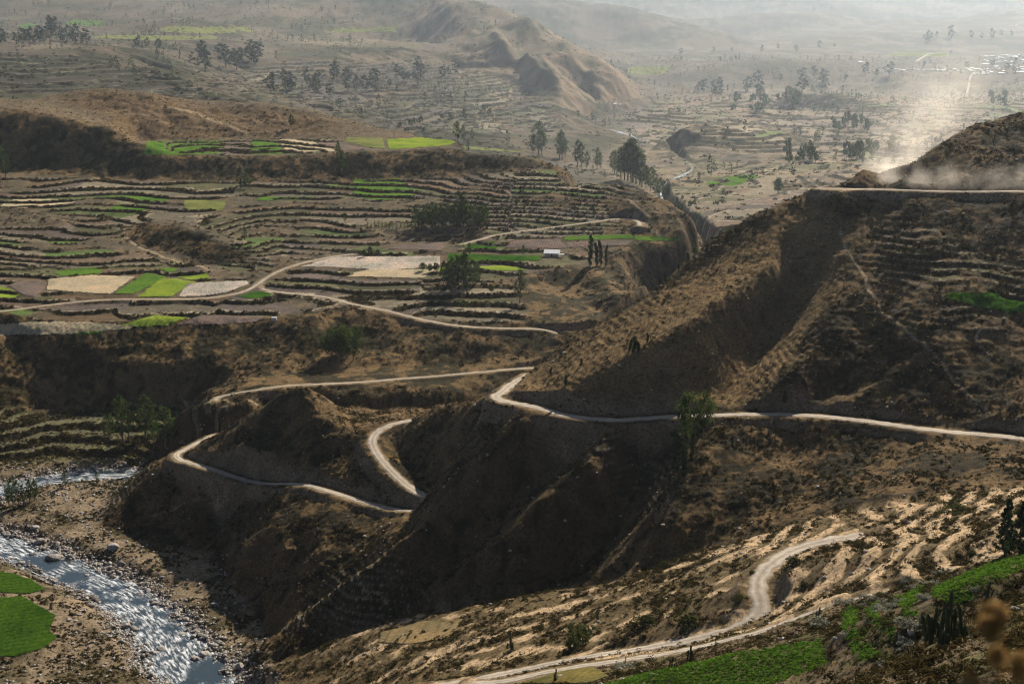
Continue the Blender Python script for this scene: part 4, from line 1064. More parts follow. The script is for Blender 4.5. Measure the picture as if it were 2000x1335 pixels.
def dust(name, puffs, dens):
    c3 = [(np.array([a * Y, Y, z]), r_) for (a, Y, z), r_ in puffs]
    lo = np.min([p - r_ for p, r_ in c3], axis=0); hi = np.max([p + r_ for p, r_ in c3], axis=0)
    m, t, out = mat('dust')
    pos = geo(t)
    nz = tex_noise(t, .055, 5, .62, pos)
    wp = node(t, 'ShaderNodeVectorMath', operation='SUBTRACT'); t.links.new(nz.outputs['Color'], wp.inputs[0]); wp.inputs[1].default_value = (.5, .5, .5)
    ws = node(t, 'ShaderNodeVectorMath', operation='SCALE'); ws.inputs['Scale'].default_value = 14; t.links.new(wp.outputs[0], ws.inputs[0])
    ad = node(t, 'ShaderNodeVectorMath', operation='ADD'); t.links.new(pos, ad.inputs[0]); t.links.new(ws.outputs[0], ad.inputs[1])
    acc = None
    for i, (p, r_) in enumerate(c3):
        d = node(t, 'ShaderNodeVectorMath', operation='DISTANCE'); t.links.new(ad.outputs[0], d.inputs[0]); d.inputs[1].default_value = tuple(p)
        mr = node(t, 'ShaderNodeMapRange', interpolation_type='SMOOTHSTEP'); t.links.new(d.outputs['Value'], mr.inputs[0]); mr.inputs[1].default_value = r_ * .85; mr.inputs[2].default_value = r_ * .05; mr.inputs[3].default_value = 0; mr.inputs[4].default_value = dens[i]
        if acc is None: acc = mr.outputs[0]
        else:
            mm = node(t, 'ShaderNodeMath', operation='MAXIMUM'); t.links.new(acc, mm.inputs[0]); t.links.new(mr.outputs[0], mm.inputs[1]); acc = mm.outputs[0]
    n2_ = tex_noise(t, .11, 4, .65, pos)
    mr = node(t, 'ShaderNodeMapRange'); t.links.new(n2_.outputs[0], mr.inputs[0]); mr.inputs[1].default_value = .36; mr.inputs[2].default_value = .66; mr.inputs[3].default_value = .15; mr.inputs[4].default_value = 1.3
    ml = node(t, 'ShaderNodeMath', operation='MULTIPLY'); t.links.new(acc, ml.inputs[0]); t.links.new(mr.outputs[0], ml.inputs[1])
    pv = node(t, 'ShaderNodeVolumePrincipled'); pv.inputs['Color'].default_value = (.93, .86, .76, 1); pv.inputs['Anisotropy'].default_value = .45; t.links.new(ml.outputs[0], pv.inputs['Density'])
    t.links.new(pv.outputs[0], out.inputs['Volume'])
    V = [(x, y, z) for z in (lo[2], hi[2]) for y in (lo[1], hi[1]) for x in (lo[0], hi[0])]
    me = bpy.data.meshes.new(name); me.from_pydata([tuple(map(float, v)) for v in V], [], [(0, 2, 3, 1), (4, 5, 7, 6), (0, 1, 5, 4), (2, 6, 7, 3), (0, 4, 6, 2), (1, 3, 7, 5)])
    return tag(link(name, me, m), kind='stuff')
dust('dust', [(P(1738, 352, 527), 9), (P(1752, 332, 540), 13), (P(1720, 325, 560), 14), (P(1780, 295, 560), 17), (P(1760, 262, 590), 20), (P(1815, 245, 585), 20), (P(1850, 205, 625), 24), (P(1815, 190, 650), 26), (P(1885, 165, 660), 28)], [.12, .065, .028, .036, .016, .017, .010, .008, .006])
dust('road_dust', [(P(1800, 352, 514), 8), (P(1850, 350, 511), 10), (P(1905, 348, 508), 9), (P(1955, 350, 505), 10), (P(2010, 348, 502), 10)], [.05, .03, .02, .035, .035])

# ------------------------------------------------------------------ plants
def leaf_mat(name, lo, hi, trans=.35, scale=2.2, tint=True, objrand=.25):
    m, t, out = mat(name)
    a = tex_noise(t, scale, 3, .6, geo(t))
    r_ = ramp(t, a.outputs[0], ((.32, lo), (.68, hi)))
    col = r_.outputs[0]
    if tint: col = mul(t, col, node(t, 'ShaderNodeAttribute', attribute_name='tint').outputs['Color'])
    if objrand:
        oi = node(t, 'ShaderNodeObjectInfo'); rr = ramp(t, oi.outputs['Random'], ((0, (1 - objrand,) * 3), (1, (1 + objrand, 1 + objrand * .8, 1)))); col = mul(t, col, rr.outputs[0])
    d = node(t, 'ShaderNodeBsdfDiffuse'); tr = node(t, 'ShaderNodeBsdfTranslucent')
    t.links.new(col, d.inputs[0]); t.links.new(col, tr.inputs[0])
    mx = node(t, 'ShaderNodeMixShader'); mx.inputs[0].default_value = trans
    t.links.new(d.outputs[0], mx.inputs[1]); t.links.new(tr.outputs[0], mx.inputs[2]); t.links.new(mx.outputs[0], out.inputs[0])
    return m
M_SCRUB = leaf_mat('scrub_leaves', (.018, .016, .006), (.060, .048, .018), .35, .8, True, 0)
M_TUFT = leaf_mat('dry_grass_blades', (.12, .085, .042), (.27, .20, .105), .4, .8, True, 0)
M_SAGE = leaf_mat('grey_sage_leaves', (.13, .135, .10), (.27, .265, .20), .25, 1.2, True, 0)
M_BUSH = leaf_mat('shrub_leaves', (.028, .036, .012), (.080, .090, .030), .35, 1.5, False, .3)
M_EUC = leaf_mat('eucalyptus_leaves', (.018, .036, .012), (.075, .115, .032), .4, .35, False, .3)
M_CON = leaf_mat('conifer_needles', (.016, .028, .012), (.050, .070, .026), .25, .6, False, .2)
M_CON2 = leaf_mat('distant_tree_leaves', (.018, .030, .014), (.055, .075, .030), .3, .1, True, 0)
M_BRIGHT = leaf_mat('young_tree_leaves', (.07, .12, .02), (.20, .26, .05), .45, .5, False, .25)
M_POTATO = leaf_mat('potato_leaves', (.034, .085, .009), (.115, .215, .024), .35, 1.6, True, 0)
M_BARK = simple_mat('bark', ((.10, .075, .05), (.24, .19, .135)), 2.0, .95)

def leaf_quads(ctr, size, up=.3, seed=0, aspect=1.6, outward=None):
    r_ = np.random.default_rng(seed); n = len(ctr)
    nm = r_.normal(size=(n, 3)); nm[:, 2] = np.abs(nm[:, 2]) + up
    if outward is not None: nm = nm * .7 + outward * 1.2
    nm /= np.linalg.norm(nm, axis=1)[:, None]
    t1 = np.cross(nm, r_.normal(size=(n, 3))); t1 /= np.linalg.norm(t1, axis=1)[:, None] + 1e-9; t2 = np.cross(nm, t1)
    s = (size * (.6 + .8 * r_.random(n)))[:, None] if np.ndim(size) == 0 else (size * (.6 + .8 * r_.random(n)))[:, None]
    a, b = t1 * s * aspect * .5, t2 * s * .5
    V = np.stack([ctr - a, ctr - b * .9 + a * .1, ctr + a, ctr + b * .9 - a * .1], 1).reshape(-1, 3)
    return V.astype(np.float32), np.arange(n * 4, dtype=np.int32).reshape(n, 4)
def dome(n, seed, flat=.8, shell=.55, lobes=3):
    r_ = np.random.default_rng(seed)
    lc = np.concatenate([r_.normal(size=(lobes, 2)) * .38, r_.random((lobes, 1)) * .25], 1); lr = .45 + .35 * r_.random(lobes)
    k_ = r_.integers(0, lobes, n)
    d = r_.normal(size=(n, 3)); d /= np.linalg.norm(d, axis=1)[:, None]; d[:, 2] = np.abs(d[:, 2])
    rr = (shell + (1 - shell) * r_.random(n)) * lr[k_]
    p = lc[k_] + d * rr[:, None]; p[:, 2] *= flat
    return p, d
def bush_tpl(n, seed, leaf, flat=.8):
    p, d = dome(n, seed, flat); return leaf_quads(p, leaf, .2, seed, 1.5, d)
def tuft_tpl(n, seed):
    r_ = np.random.default_rng(seed); V = []
    for i in range(n):
        an = r_.random() * 6.28; le = .7 + .6 * r_.random(); sp = .25 + .5 * r_.random(); w = .10
        b = np.array([r_.normal() * .18, r_.normal() * .18, 0]); d = np.array([math.cos(an) * sp, math.sin(an) * sp, 1.0]) * le; s = np.array([-math.sin(an), math.cos(an), 0]) * w
        V += [b - s, b + s, b + d * .6 + s * .9, b + d]
    V = np.array(V, np.float32); return V, np.arange(len(V), dtype=np.int32).reshape(-1, 4)
def scatter(name, tpls, x, y, size, m, tint=.35, sink=.08, squash=(.7, 1.15)):
    z = zat(x, y); n = len(x)
    Vs, Qs, Ts, off = [], [], [], 0
    kk = rng.integers(0, len(tpls), n); an = rng.random(n) * 6.283; sq = squash[0] + (squash[1] - squash[0]) * rng.random(n)
    tn = 1 - tint + 2 * tint * rng.random((n, 1)) * np.ones((1, 3)); tn[:, 0] *= 1 + .25 * (rng.random(n) - .4); tn[:, 2] *= .9 + .2 * rng.random(n)
    for k_, (V, Fq) in enumerate(tpls):
        s = np.nonzero(kk == k_)[0]
        if not len(s): continue
        ca, sa = np.cos(an[s])[:, None], np.sin(an[s])[:, None]; sz = size[s][:, None]
        X = (V[None, :, 0] * ca - V[None, :, 1] * sa) * sz + x[s][:, None]; Yv = (V[None, :, 0] * sa + V[None, :, 1] * ca) * sz + y[s][:, None]
        Zv = V[None, :, 2] * sz * sq[s][:, None] + z[s][:, None] - sz * sink
        Vs.append(np.stack([X, Yv, Zv], -1).reshape(-1, 3))
        Qs.append((Fq[None] + (np.arange(len(s)) * len(V))[:, None, None]).reshape(-1, Fq.shape[1]) + off); off += len(s) * len(V)
        Ts.append(np.repeat(tn[s], len(V), 0))
    me = quad_mesh(name, np.concatenate(Vs), np.concatenate(Qs), False)
    attr_col(me, 'tint', np.concatenate(Ts))
    return link(name, me, m)
B_S = [bush_tpl(26, 100 + i, .34) for i in range(8)]
B_M = [bush_tpl(60, 120 + i, .22) for i in range(6)]
T_S = [tuft_tpl(9, 140 + i) for i in range(6)]

clump = sstep(-.35, .45, fbm(GX / 14, GY / 14, 3, 801) + .35 * fbm(GX / 55, GY / 55, 2, 803))
noroad = (ROADD > 3.6).astype(np.float32)
infield = np.zeros(GZ.shape, np.float32)
for poly, m, lab in FIELDS:
    cu, cv = np.mean([p[0] for p in poly]), np.mean([p[1] for p in poly])
    if cv < 140: continue
    infield = np.maximum(infield, (in_poly(PU, PV, poly) & VIS).astype(np.float32) * (RISER < .3))
potato = [((1160, 1345), (1230, 1322), (1330, 1302), (1450, 1274), (1603, 1249), (1616, 1298), (1580, 1312), (1480, 1345)),
          ((1644, 1208), (1660, 1182), (1676, 1192), (1672, 1232), (1716, 1278), (1690, 1294), (1662, 1270), (1650, 1236)),
          ((1692, 1188), (1714, 1176), (1712, 1202), (1756, 1240), (1742, 1250), (1702, 1218)),
          ((1752, 1166), (1806, 1144), (1784, 1182), (1796, 1206), (1768, 1204)),
          ((1824, 1150), (1872, 1128), (1930, 1100), (2010, 1082), (2010, 1106), (1950, 1136), (1908, 1150), (1890, 1180), (1870, 1174), (1850, 1185), (1826, 1170))]
for poly in potato: infield = np.maximum(infield, (in_poly(PU, PV, poly) & (GY < 245)).astype(np.float32))
open_ = (1 - infield) * noroad * VISF * (RIVD > 1.15)
hill = (GY < 640) * (1 - flat_zone) * (1 - shelf) * open_ * (GY > 130)
w_hill = hill * (.05 + .95 * clump) * (1 - .82 * soft_hill) * (1 - .55 * sstep(.95, 1.4, SL2))
x, y, tot = weighted(w_hill, 24000)
tag(scatter('scrub', B_S, x, y, .40 + .85 * rng.random(len(x)) ** 1.8, M_SCRUB, .45), kind='stuff')
x, y, tot = weighted(hill * (.25 + .75 * (1 - clump)) + 1.2 * hill * soft_hill, 16000)
tag(scatter('dry_grass', T_S, x, y, .30 + .40 * rng.random(len(x)), M_TUFT, .35), kind='stuff')
mid = (GY >= 600) * (GY < 1260) * open_
w_mid = mid * (RISER * 2.2 + .10 * RIM + (1 - TREAD) * (.12 + .55 * clump) * sstep(.12, .4, SL2) + .012 + .3 * lowleft * clump + .25 * bare * clump)
w_mid = w_mid * (1 - .55 * knoll)
x, y, tot = weighted(w_mid, 30000)
tag(scatter('terrace_scrub', B_S, x, y, .6 + 1.1 * rng.random(len(x)) ** 1.9, M_SCRUB, .45), kind='stuff')
x, y, tot = weighted(mid * (.4 * knoll + RIM * .8 + .12 * (1 - TREAD)), 9000)
tag(scatter('terrace_grass', T_S, x, y, .5 + .5 * rng.random(len(x)), M_TUFT, .35), kind='stuff')
shelf_w = shelf * open_ * (1 - .85 * sandy) * (GY < 400) * (GY > 75) * (1 - rightlow * .3)
x, y, tot = weighted(shelf_w * (.16 + .84 * clump), 15000)
tag(scatter('shelf_scrub', B_M, x, y, .28 + 1.05 * rng.random(len(x)) ** 2.2, M_SCRUB, .45), kind='stuff')
x, y, tot = weighted(shelf * open_ * (GY < 400) * (GY > 60), 6500)
tag(scatter('shelf_grass', T_S, x, y, .22 + .30 * rng.random(len(x)), M_TUFT, .35), kind='stuff')
x, y, tot = weighted(rightlow * open_ * (GY < 235) * (GY > 62) * (.35 + .65 * clump), 11000)
tag(scatter('weeds', B_M, x, y, .16 + .50 * rng.random(len(x)) ** 2.6, M_SCRUB, .5), kind='stuff')
x, y, tot = weighted(flat_zone * open_ * (RIVD > 1.3) * (.15 + clump), 6000)
tag(scatter('river_flat_scrub', B_S, x, y, .35 + .9 * rng.random(len(x)) ** 2.2, M_SCRUB, .4), kind='stuff')
fr = (GYO > 1280) * (GYO < 3300) * VISF
x, y, tot = weighted(fr * (RISER * .8 + .10 + .5 * sstep(0, .5, m2) * sstep(.08, .3, SL2)), 20000)
tag(scatter('distant_scrub', B_S, x, y, 2.2 + 3.4 * rng.random(len(x)) ** 2, M_SCRUB, .35), kind='stuff')

# potato rows on the near fields: every plant a clump of leaves
POT = [bush_tpl(22, 160 + i, .36, .9) for i in range(6)]
for poly, lab in zip(potato, ('largest lush green potato field at the bottom of the slope', 'curved green potato strip nearest the big potato field', 'short green potato strip right of the long curved strip', 'bright green crescent of potato plants above the grey bushes', 'green potato strip running up to the dark tree')):
    m_ = (in_poly(PU + 3 * noise(GX / 2, GY / 2, 7), PV + 3 * noise(GX / 2, GY / 2, 8), poly) & (GY < 245)).astype(np.float32)
    _, _, tot = weighted(m_, 1)
    x, y, _ = weighted(m_, int(min(6500, tot * 6.5)))
    th = .6; rr = np.round((x * math.cos(th) + y * math.sin(th)) / .8) * .8 + rng.normal(size=len(x)) * .10; cc = -x * math.sin(th) + y * math.cos(th)
    x, y = rr * math.cos(th) - cc * math.sin(th), rr * math.sin(th) + cc * math.cos(th)
    tag(scatter('potato_field', POT, x, y, .30 + .18 * rng.random(len(x)), M_POTATO, .3, 0), lab, 'crop field')

# shrubs one can tell apart on the near shelf
SH = []
for i in range(6):
    p, d = dome(420, 170 + i, .9, .6, 6); V, Fq = leaf_quads(p, .13, .2, 170 + i, 1.6, d)
    q = quad_mesh('shrub', V, Fq, False); q.materials.append((M_BUSH, M_BUSH, M_BUSH, M_SAGE, M_BUSH, M_SAGE)[i]); SH.append(q)
attr = [attr_col(q, 'tint', np.ones((len(q.vertices), 3))) for q in SH]
def shrub(x, y, r_, k_, label, group=None):
    o = bpy.data.objects.new('shrub', SH[k_]); C.objects.link(o)
    o.location = (x, y, float(zat(x, y)) - .08 * r_); o.scale = (r_, r_ * random.uniform(.85, 1.15), r_ * random.uniform(.8, 1.15)); o.rotation_euler = (0, 0, random.uniform(0, 6.28))
    return tag(o, label, 'shrub', group)
for u, v, px, k_, lab in ((1145, 1248, 90, 0, 'widest dark shrub in the middle of the near sandy slope'), (1262, 1218, 60, 1, 'dark shrub spreading along a bank in the sand left of the S bend'), (1350, 1225, 75, 2, 'dark shrub in the hollow left of the S bend of the road'),
                       (1448, 1170, 32, 0, 'round shrub at the inner side of the S bend'), (1550, 1098, 40, 1, 'dark shrub just right of the top of the S bend'), (1470, 1118, 18, 2, 'small shrub on the left verge of the S bend'),
                       (1600, 1222, 60, 3, 'pale grey bush at the right end of the big potato field'), (1780, 1225, 55, 3, 'pale grey bush beside the second potato strip'), (1775, 1265, 40, 5, 'greyish bush below the second potato strip'),
                       (1840, 1120, 26, 5, 'rounded grey bush above the potato strips'), (1770, 1140, 30, 3, 'grey bush on the bank above the green crescent'), (1905, 1155, 28, 5, 'grey round bush right of the green crescent'),
                       (1735, 1215, 36, 0, 'dark shrub between the two curved potato strips'), (1690, 1235, 40, 1, 'dark shrub below the grey bushes between the potato strips'), (1218, 1305, 46, 5, 'pale bush beside the lower track at the bottom'), (1640, 1180, 36, 3, 'grey bush on the bank of the narrow track'),
                       (1870, 1000, 60, 1, 'dark shrub at the end of the sandy strip on the right'), (1300, 1110, 36, 2, 'dark shrub in the shadowed hollow at the far edge of the shelf')):
    h = hit(u, v, 70); shrub(h[0], h[1], px * h[1] / F / 2, k_, lab)
x, y, _ = weighted(shelf_w * (GY < 330) * sstep(.3, .8, clump), 120)
for i in range(len(x)): shrub(x[i], y[i], .5 + .7 * rng.random() ** 1.5, int(rng.integers(0, 3)), 'small dark green shrub among the dry grass of the near slope', 'shrubs dotted over the near slope')
x, y, _ = weighted(flat_zone * open_ * (RIVD > 1.4) * (GY > 430) * (.2 + clump), 60)
for i in range(len(x)): shrub(x[i], y[i], .6 + .6 * rng.random(), int(rng.integers(0, 3)), 'low dark shrub on the sandy flat between the river and the spur', 'shrubs on the river flat')

strip_gap = (in_poly(PU, PV, ((1630, 1180), (1720, 1160), (1830, 1120), (1850, 1200), (1800, 1250), (1730, 1300), (1660, 1300))) & (GY < 245)) * open_
x, y, _ = weighted(strip_gap, 70)
for i in range(len(x)): shrub(x[i], y[i], .55 + .6 * rng.random(), int(rng.integers(0, 6)), 'shrub on the bank between the curved potato strips', 'shrubs between the potato strips')

# trees
def tube(path, rad_, ns=6):
    path = np.array(path, float); n = len(path); V = []
    tg = np.gradient(path, axis=0); tg /= np.linalg.norm(tg, axis=1)[:, None] + 1e-9
    for i in range(n):
        a = np.cross(tg[i], (0.31, .95, .05)); a /= np.linalg.norm(a) + 1e-9; b = np.cross(tg[i], a)
        for k_ in range(ns):
            an = 2 * math.pi * k_ / ns; V.append(path[i] + (a * math.cos(an) + b * math.sin(an)) * rad_[i])
    Fq = [(i * ns + k_, i * ns + (k_ + 1) % ns, (i + 1) * ns + (k_ + 1) % ns, (i + 1) * ns + k_) for i in range(n - 1) for k_ in range(ns)]
    return np.array(V, np.float32), np.array(Fq, np.int32)
def make_tree(kind, seed, nclump, nleaf, leaf, m_leaf):
    r_ = np.random.default_rng(seed); mbt, ctr, out = MB(), [], []
    lean = r_.normal(size=2) * .03
    top = .93 if kind != 'broad' else .6
    tp = [(lean[0] * t * t + .012 * math.sin(5 * t + seed), lean[1] * t * t, t * top) for t in np.linspace(0, 1, 8)]
    mbt.add(*tube(tp, np.linspace(.020, .005, 8) * (1.5 if kind == 'broad' else 1)))
    for c_ in range(nclump):
        f = (c_ + r_.random()) / nclump; an = r_.random() * 6.283
        if kind == 'euc':
            h = .24 + .74 * f; R = (.03 + .15 * math.sin(math.pi * min(1, (f * .95 + .08))) ** .8) * (.35 + .9 * r_.random()); cr = .045 + .035 * r_.random()
        elif kind == 'poplar':
            h = .08 + .9 * f; R = .075 * math.sin(math.pi * (f * .9 + .06)) ** .6 * r_.random(); cr = .05
        elif kind == 'conifer':
            h = .06 + .92 * f; R = .24 * (1 - f) ** .75 * (.25 + .75 * r_.random()) + .01; cr = .055 * (1.15 - f * .6)
        else:
            h = .30 + .62 * f; R = .40 * math.sin(math.pi * (f * .85 + .12)) ** .7 * (.3 + .7 * r_.random()); cr = .10 + .05 * r_.random()
        i = min(7, int(h / top * 7)); bx, by = tp[i][0], tp[i][1]
        cc = np.array([bx + R * math.cos(an), by + R * math.sin(an), h])
        if c_ % 2 == 0 and kind in ('euc', 'broad'):
            hb = max(.12, h - .10 - R * .5); j = min(7, int(hb / top * 7)); mbt.add(*tube([(tp[j][0], tp[j][1], hb), ((tp[j][0] + cc[0]) / 2, (tp[j][1] + cc[1]) / 2, (hb + h) / 2 - .01), tuple(cc)], (.007, .005, .002), 4))
        d = r_.normal(size=(nleaf, 3)); d /= np.linalg.norm(d, axis=1)[:, None]
        p = cc + d * (cr * (.35 + .65 * r_.random(nleaf)))[:, None] * np.array([1, 1, 1.15 if kind != 'conifer' else .7])
        ctr.append(p); out.append(d)
    V, Fq = leaf_quads(np.concatenate(ctr), leaf, .1, seed, 1.7, np.concatenate(out))
    tm, cm = mbt.mesh('trunk'), quad_mesh('crown', V, Fq, False)
    tm.materials.append(M_BARK); cm.materials.append(m_leaf)
    return tm, cm
EUC = [make_tree('euc', 200 + i, 46 + 6 * (i % 3), 20, .026, M_EUC) for i in range(6)]
YOUNG = [make_tree('poplar', 220 + i, 24, 14, .030, M_BRIGHT) for i in range(2)]
POPL = [make_tree('poplar', 230 + i, 60, 22, .026, M_CON) for i in range(2)]
BROAD = [make_tree('broad', 240 + i, 54, 30, .040, M_EUC) for i in range(4)]
M_LEAFY = leaf_mat('broad_leaves', (.020, .040, .009), (.075, .110, .026), .4, .5, False, .2)
BROADL = [make_tree('broad', 260 + i, 46, 26, .040, M_LEAFY) for i in range(2)]
CONI = [make_tree('conifer', 250 + i, 110, 26, .030, M_CON) for i in range(2)]
FAR = [make_tree('euc', 270 + i, 20, 10, .060, M_CON) for i in range(5)]
FARB = [make_tree('broad', 280 + i, 16, 12, .11, M_EUC) for i in range(3)]
def tree(kind_name, lib, x, y, h, label, group=None, wide=1.0, sink=.01):
    tm, cm = lib[random.randrange(len(lib))]
    e = bpy.data.objects.new(kind_name, None); C.objects.link(e); e.empty_display_size = .1
    e.location = (x, y, float(zat(x, y)) - h * sink); wd = h * wide * random.uniform(.85, 1.2); e.scale = (wd, wd, h); e.rotation_euler = (0, 0, random.uniform(0, 6.28))
    for nm, q in (('trunk', tm), ('crown', cm)):
        o = bpy.data.objects.new(nm, q); C.objects.link(o); o.parent = e
    return tag(e, label, 'tree', group)
ORD = ('first', 'second', 'third', 'fourth', 'fifth', 'sixth', 'seventh', 'eighth', 'ninth', 'tenth', 'eleventh', 'twelfth', 'thirteenth', 'fourteenth', 'fifteenth', 'sixteenth', 'seventeenth', 'eighteenth', 'nineteenth', 'twentieth')
def row(kind_name, lib, specs, what, group, wide=1.0, ymin=60.):
    specs = sorted(specs, key=lambda s: s[0])
    n = len(specs); big = max(range(n), key=lambda i: specs[i][2])
    for i, (u, v, px) in enumerate(specs):
        h = hit(u, v, ymin)
        lab = '%s from the left: %s' % (ORD[i], what) if i < 20 else what
        if n == 1: lab = what
        tree(kind_name, lib, h[0], h[1], px * h[1] / F * 1.12, lab, group if n > 1 else None, wide)
row('eucalyptus_tree', EUC, ((893, 278, 38), (905, 279, 32), (922, 276, 22)), 'eucalyptus at the end of the upper green field', 'three trees at the end of the upper field')
row('eucalyptus_tree', EUC, ((1052, 302, 58), (1041, 303, 34), (1058, 304, 44), (1098, 312, 52), (1135, 328, 44), (1200, 340, 42), (1093, 312, 46), (1104, 308, 34), (1128, 326, 48), (1146, 334, 34), (1166, 332, 40), (1172, 330, 28), (1197, 336, 36), (1205, 340, 26)), 'slender eucalyptus in the row along the plateau skyline', 'eucalyptus row on the plateau skyline')
row('eucalyptus_tree', EUC, ((1213, 350, 56), (1220, 352, 66), (1226, 354, 74), (1232, 355, 70), (1237, 357, 78), (1243, 359, 66), (1249, 362, 58), (1254, 366, 46)), 'tree of the tallest clump on the plateau end', 'tallest clump of trees on the plateau', 1.1)
row('eucalyptus_tree', EUC, ((1262, 368, 36), (1270, 374, 44), (1280, 380, 30), (1288, 384, 34), (1296, 388, 32)), 'eucalyptus on the brink just right of the tallest clump', 'trees on the brink of the plateau')
grove = [(u, 446 - 6 * abs(math.sin(u)) + 6 * random.random(), random.uniform(30, 48)) for u in np.linspace(812, 950, 26)] + [(u, 432 + 5 * random.random(), random.uniform(30, 44)) for u in np.linspace(835, 945, 14)] + [(898, 440, 68), (905, 442, 60)]
for u, v, px in grove:
    h = hit(u, v); tree('eucalyptus_tree', EUC, h[0], h[1], px * h[1] / F, 'tallest thin tree rising out of the dark grove' if px == 68 else 'second tallest tree rising out of the dark grove' if px == 60 else 'slim dark tree in the dense grove on the terraces', None if px >= 60 else 'trees of the dense dark grove on the terraces')
for u in np.linspace(718, 818, 15):
    h = hit(u, 446 + random.uniform(-2, 2)); tree('young_tree', YOUNG, h[0], h[1], random.uniform(11, 17) * h[1] / F, 'small bright green young tree in the hedge row left of the dark grove', 'young trees in the row left of the grove', 1.8)
row('eucalyptus_tree', EUC, ((866, 556, 44), (874, 562, 42), (884, 556, 52), (890, 572, 56), (896, 560, 58), (905, 566, 66), (912, 574, 54), (908, 556, 60), (928, 556, 42), (934, 552, 38), (880, 576, 38)), 'eucalyptus in the group on the bank below the lime field', 'eucalyptus group on the bank below the lime field')
row('poplar_tree', POPL, ((1153, 520, 58), (1166, 520, 44), (1174, 519, 46), (1183, 521, 40)), 'dark columnar poplar on the brink of the gully', 'poplars on the brink of the gully')
row('broadleaf_tree', BROADL, ((648, 702, 58), (662, 706, 66), (678, 700, 60), (690, 704, 48), (668, 690, 50), (700, 668, 30)), 'bushy bright topped tree in the clump below the cliff', 'clump of bushy trees below the cliff', .8)
row('eucalyptus_tree', EUC, ((214, 862, 52), (240, 866, 92), (252, 858, 60), (284, 858, 84), (297, 852, 50), (324, 880, 80), (336, 876, 50), (300, 868, 40)), 'tree on the low terraces left of the knoll', 'trees on the low terraces', 1.1)
row('broadleaf_tree', BROADL, ((1346, 872, 108), (1372, 856, 92)), 'pair of big leafy trees standing over the main road', 'pair of trees over the main road', .55)
row('poplar_tree', POPL, ((1322, 925, 84), (1334, 935, 70), (1352, 905, 58)), 'narrow tree on the dark slope below the main road', 'narrow trees below the main road', 1.4)
row('eucalyptus_tree', EUC, ((18, 990, 40), (26, 994, 60), (36, 990, 52), (46, 988, 44), (58, 982, 46), (68, 978, 40), (128, 952, 30), (190, 940, 20)), 'small eucalyptus on the gravel bar at the river bend', 'small trees on the gravel bar')
row('conifer_tree', CONI, ((1962, 1082, 112), (1990, 1082, 105)), 'big black green conifer at the right edge', 'two conifers at the right edge', 1.0, 150)
row('eucalyptus_tree', EUC, ((470, 368, 38), (487, 368, 34), (478, 366, 26)), 'tree standing before the long dark bank', 'trees before the long dark bank')
row('eucalyptus_tree', EUC, ((-2, 348, 62), (12, 350, 50)), 'tall tree at the far left edge under the dark scarp', 'trees under the dark scarp at the left')
row('eucalyptus_tree', EUC, ((661, 315, 34), (668, 340, 40), (1016, 592, 62), (570, 250, 24), (1022, 500, 20), (917, 500, 24), (674, 435, 18), (478, 470, 26)), 'lone thin tree on the plateau', 'lone thin trees on the plateau')
row('broadleaf_tree', BROAD, ((1358, 498, 14), (712, 502, 14), (722, 498, 14), (738, 500, 12), (826, 530, 16), (840, 532, 16), (852, 530, 16), (905, 602, 16), (960, 572, 14)), 'low round bushy tree at a field edge', 'round bushy trees at field edges', 1.0)
for u, v, px in ((1405, 478, 14), (1418, 470, 16), (1380, 492, 16), (1345, 510, 18), (1300, 552, 20), (1298, 545, 14), (1325, 530, 15), (1358, 515, 12), (1284, 572, 12), (1450, 448, 12), (1238, 690, 34), (1248, 694, 30), (1230, 684, 24), (1265, 670, 20), (1105, 752, 22), (1075, 730, 14), (1135, 716, 16), (1532, 790, 30), (1640, 404, 18), (1605, 410, 16), (1810, 285, 12), (1838, 272, 14), (1826, 278, 12), (1716, 322, 12), (1882, 252, 12)):
    h = hit(u, v); tree('columnar_shrub', POPL, h[0], h[1], px * h[1] / F, 'dark upright shrub standing on the dry slope of the big hill', 'upright shrubs on the big hill', 2.2)

# far trees
def wood(n, poly, pr, lib, what, group, nm='eucalyptus_tree', wide=1.25):
    us, vs = [p[0] for p in poly], [p[1] for p in poly]; k_ = 0
    while k_ < n:
        u, v = random.uniform(min(us), max(us)), random.uniform(min(vs), max(vs))
        if not in_poly(np.array([u]), np.array([v]), poly)[0]: continue
        h = hit(u, v, 1250); px = random.uniform(*pr); k_ += 1
        tree(nm, lib, h[0], h[1], px * h[1] / F, what, group, wide)
wood(20, ((0, 82), (170, 80), (172, 86), (0, 88)), (16, 34), FAR, 'dark tree in the wood on the far left rim', 'dark wood on the far left rim', wide=1.6)
wood(6, ((98, 66), (120, 66), (120, 72), (98, 72)), (22, 36), FAR, 'taller dark tree behind the far left wood', 'taller trees behind the far left wood')
wood(6, ((245, 94), (310, 94), (310, 100), (245, 100)), (16, 26), FAR, 'thin tree on the hazy scarp at the upper left', 'thin trees on the upper left scarp')
wood(14, ((360, 120), (520, 118), (520, 142), (360, 142)), (20, 44), FAR, 'hazy tree on the slope left of the central mountain', 'hazy trees on the slope left of the mountain', wide=1.6)
wood(26, ((520, 165), (740, 150), (745, 185), (530, 190)), (18, 38), FAR, 'hazy blue tree in the grove below the mountain', 'hazy grove below the mountain', wide=1.6)
wood(16, ((720, 150), (900, 135), (900, 165), (730, 175)), (16, 32), FAR, 'pale hazy tree at the foot of the mountain', 'pale hazy trees at the foot of the mountain', wide=1.5)
wood(10, ((760, 240), (1000, 215), (1010, 235), (800, 262)), (10, 16), FARB, 'hazy bush tree near the valley floor', 'hazy bush trees on the valley floor', 'broadleaf_tree', 1)
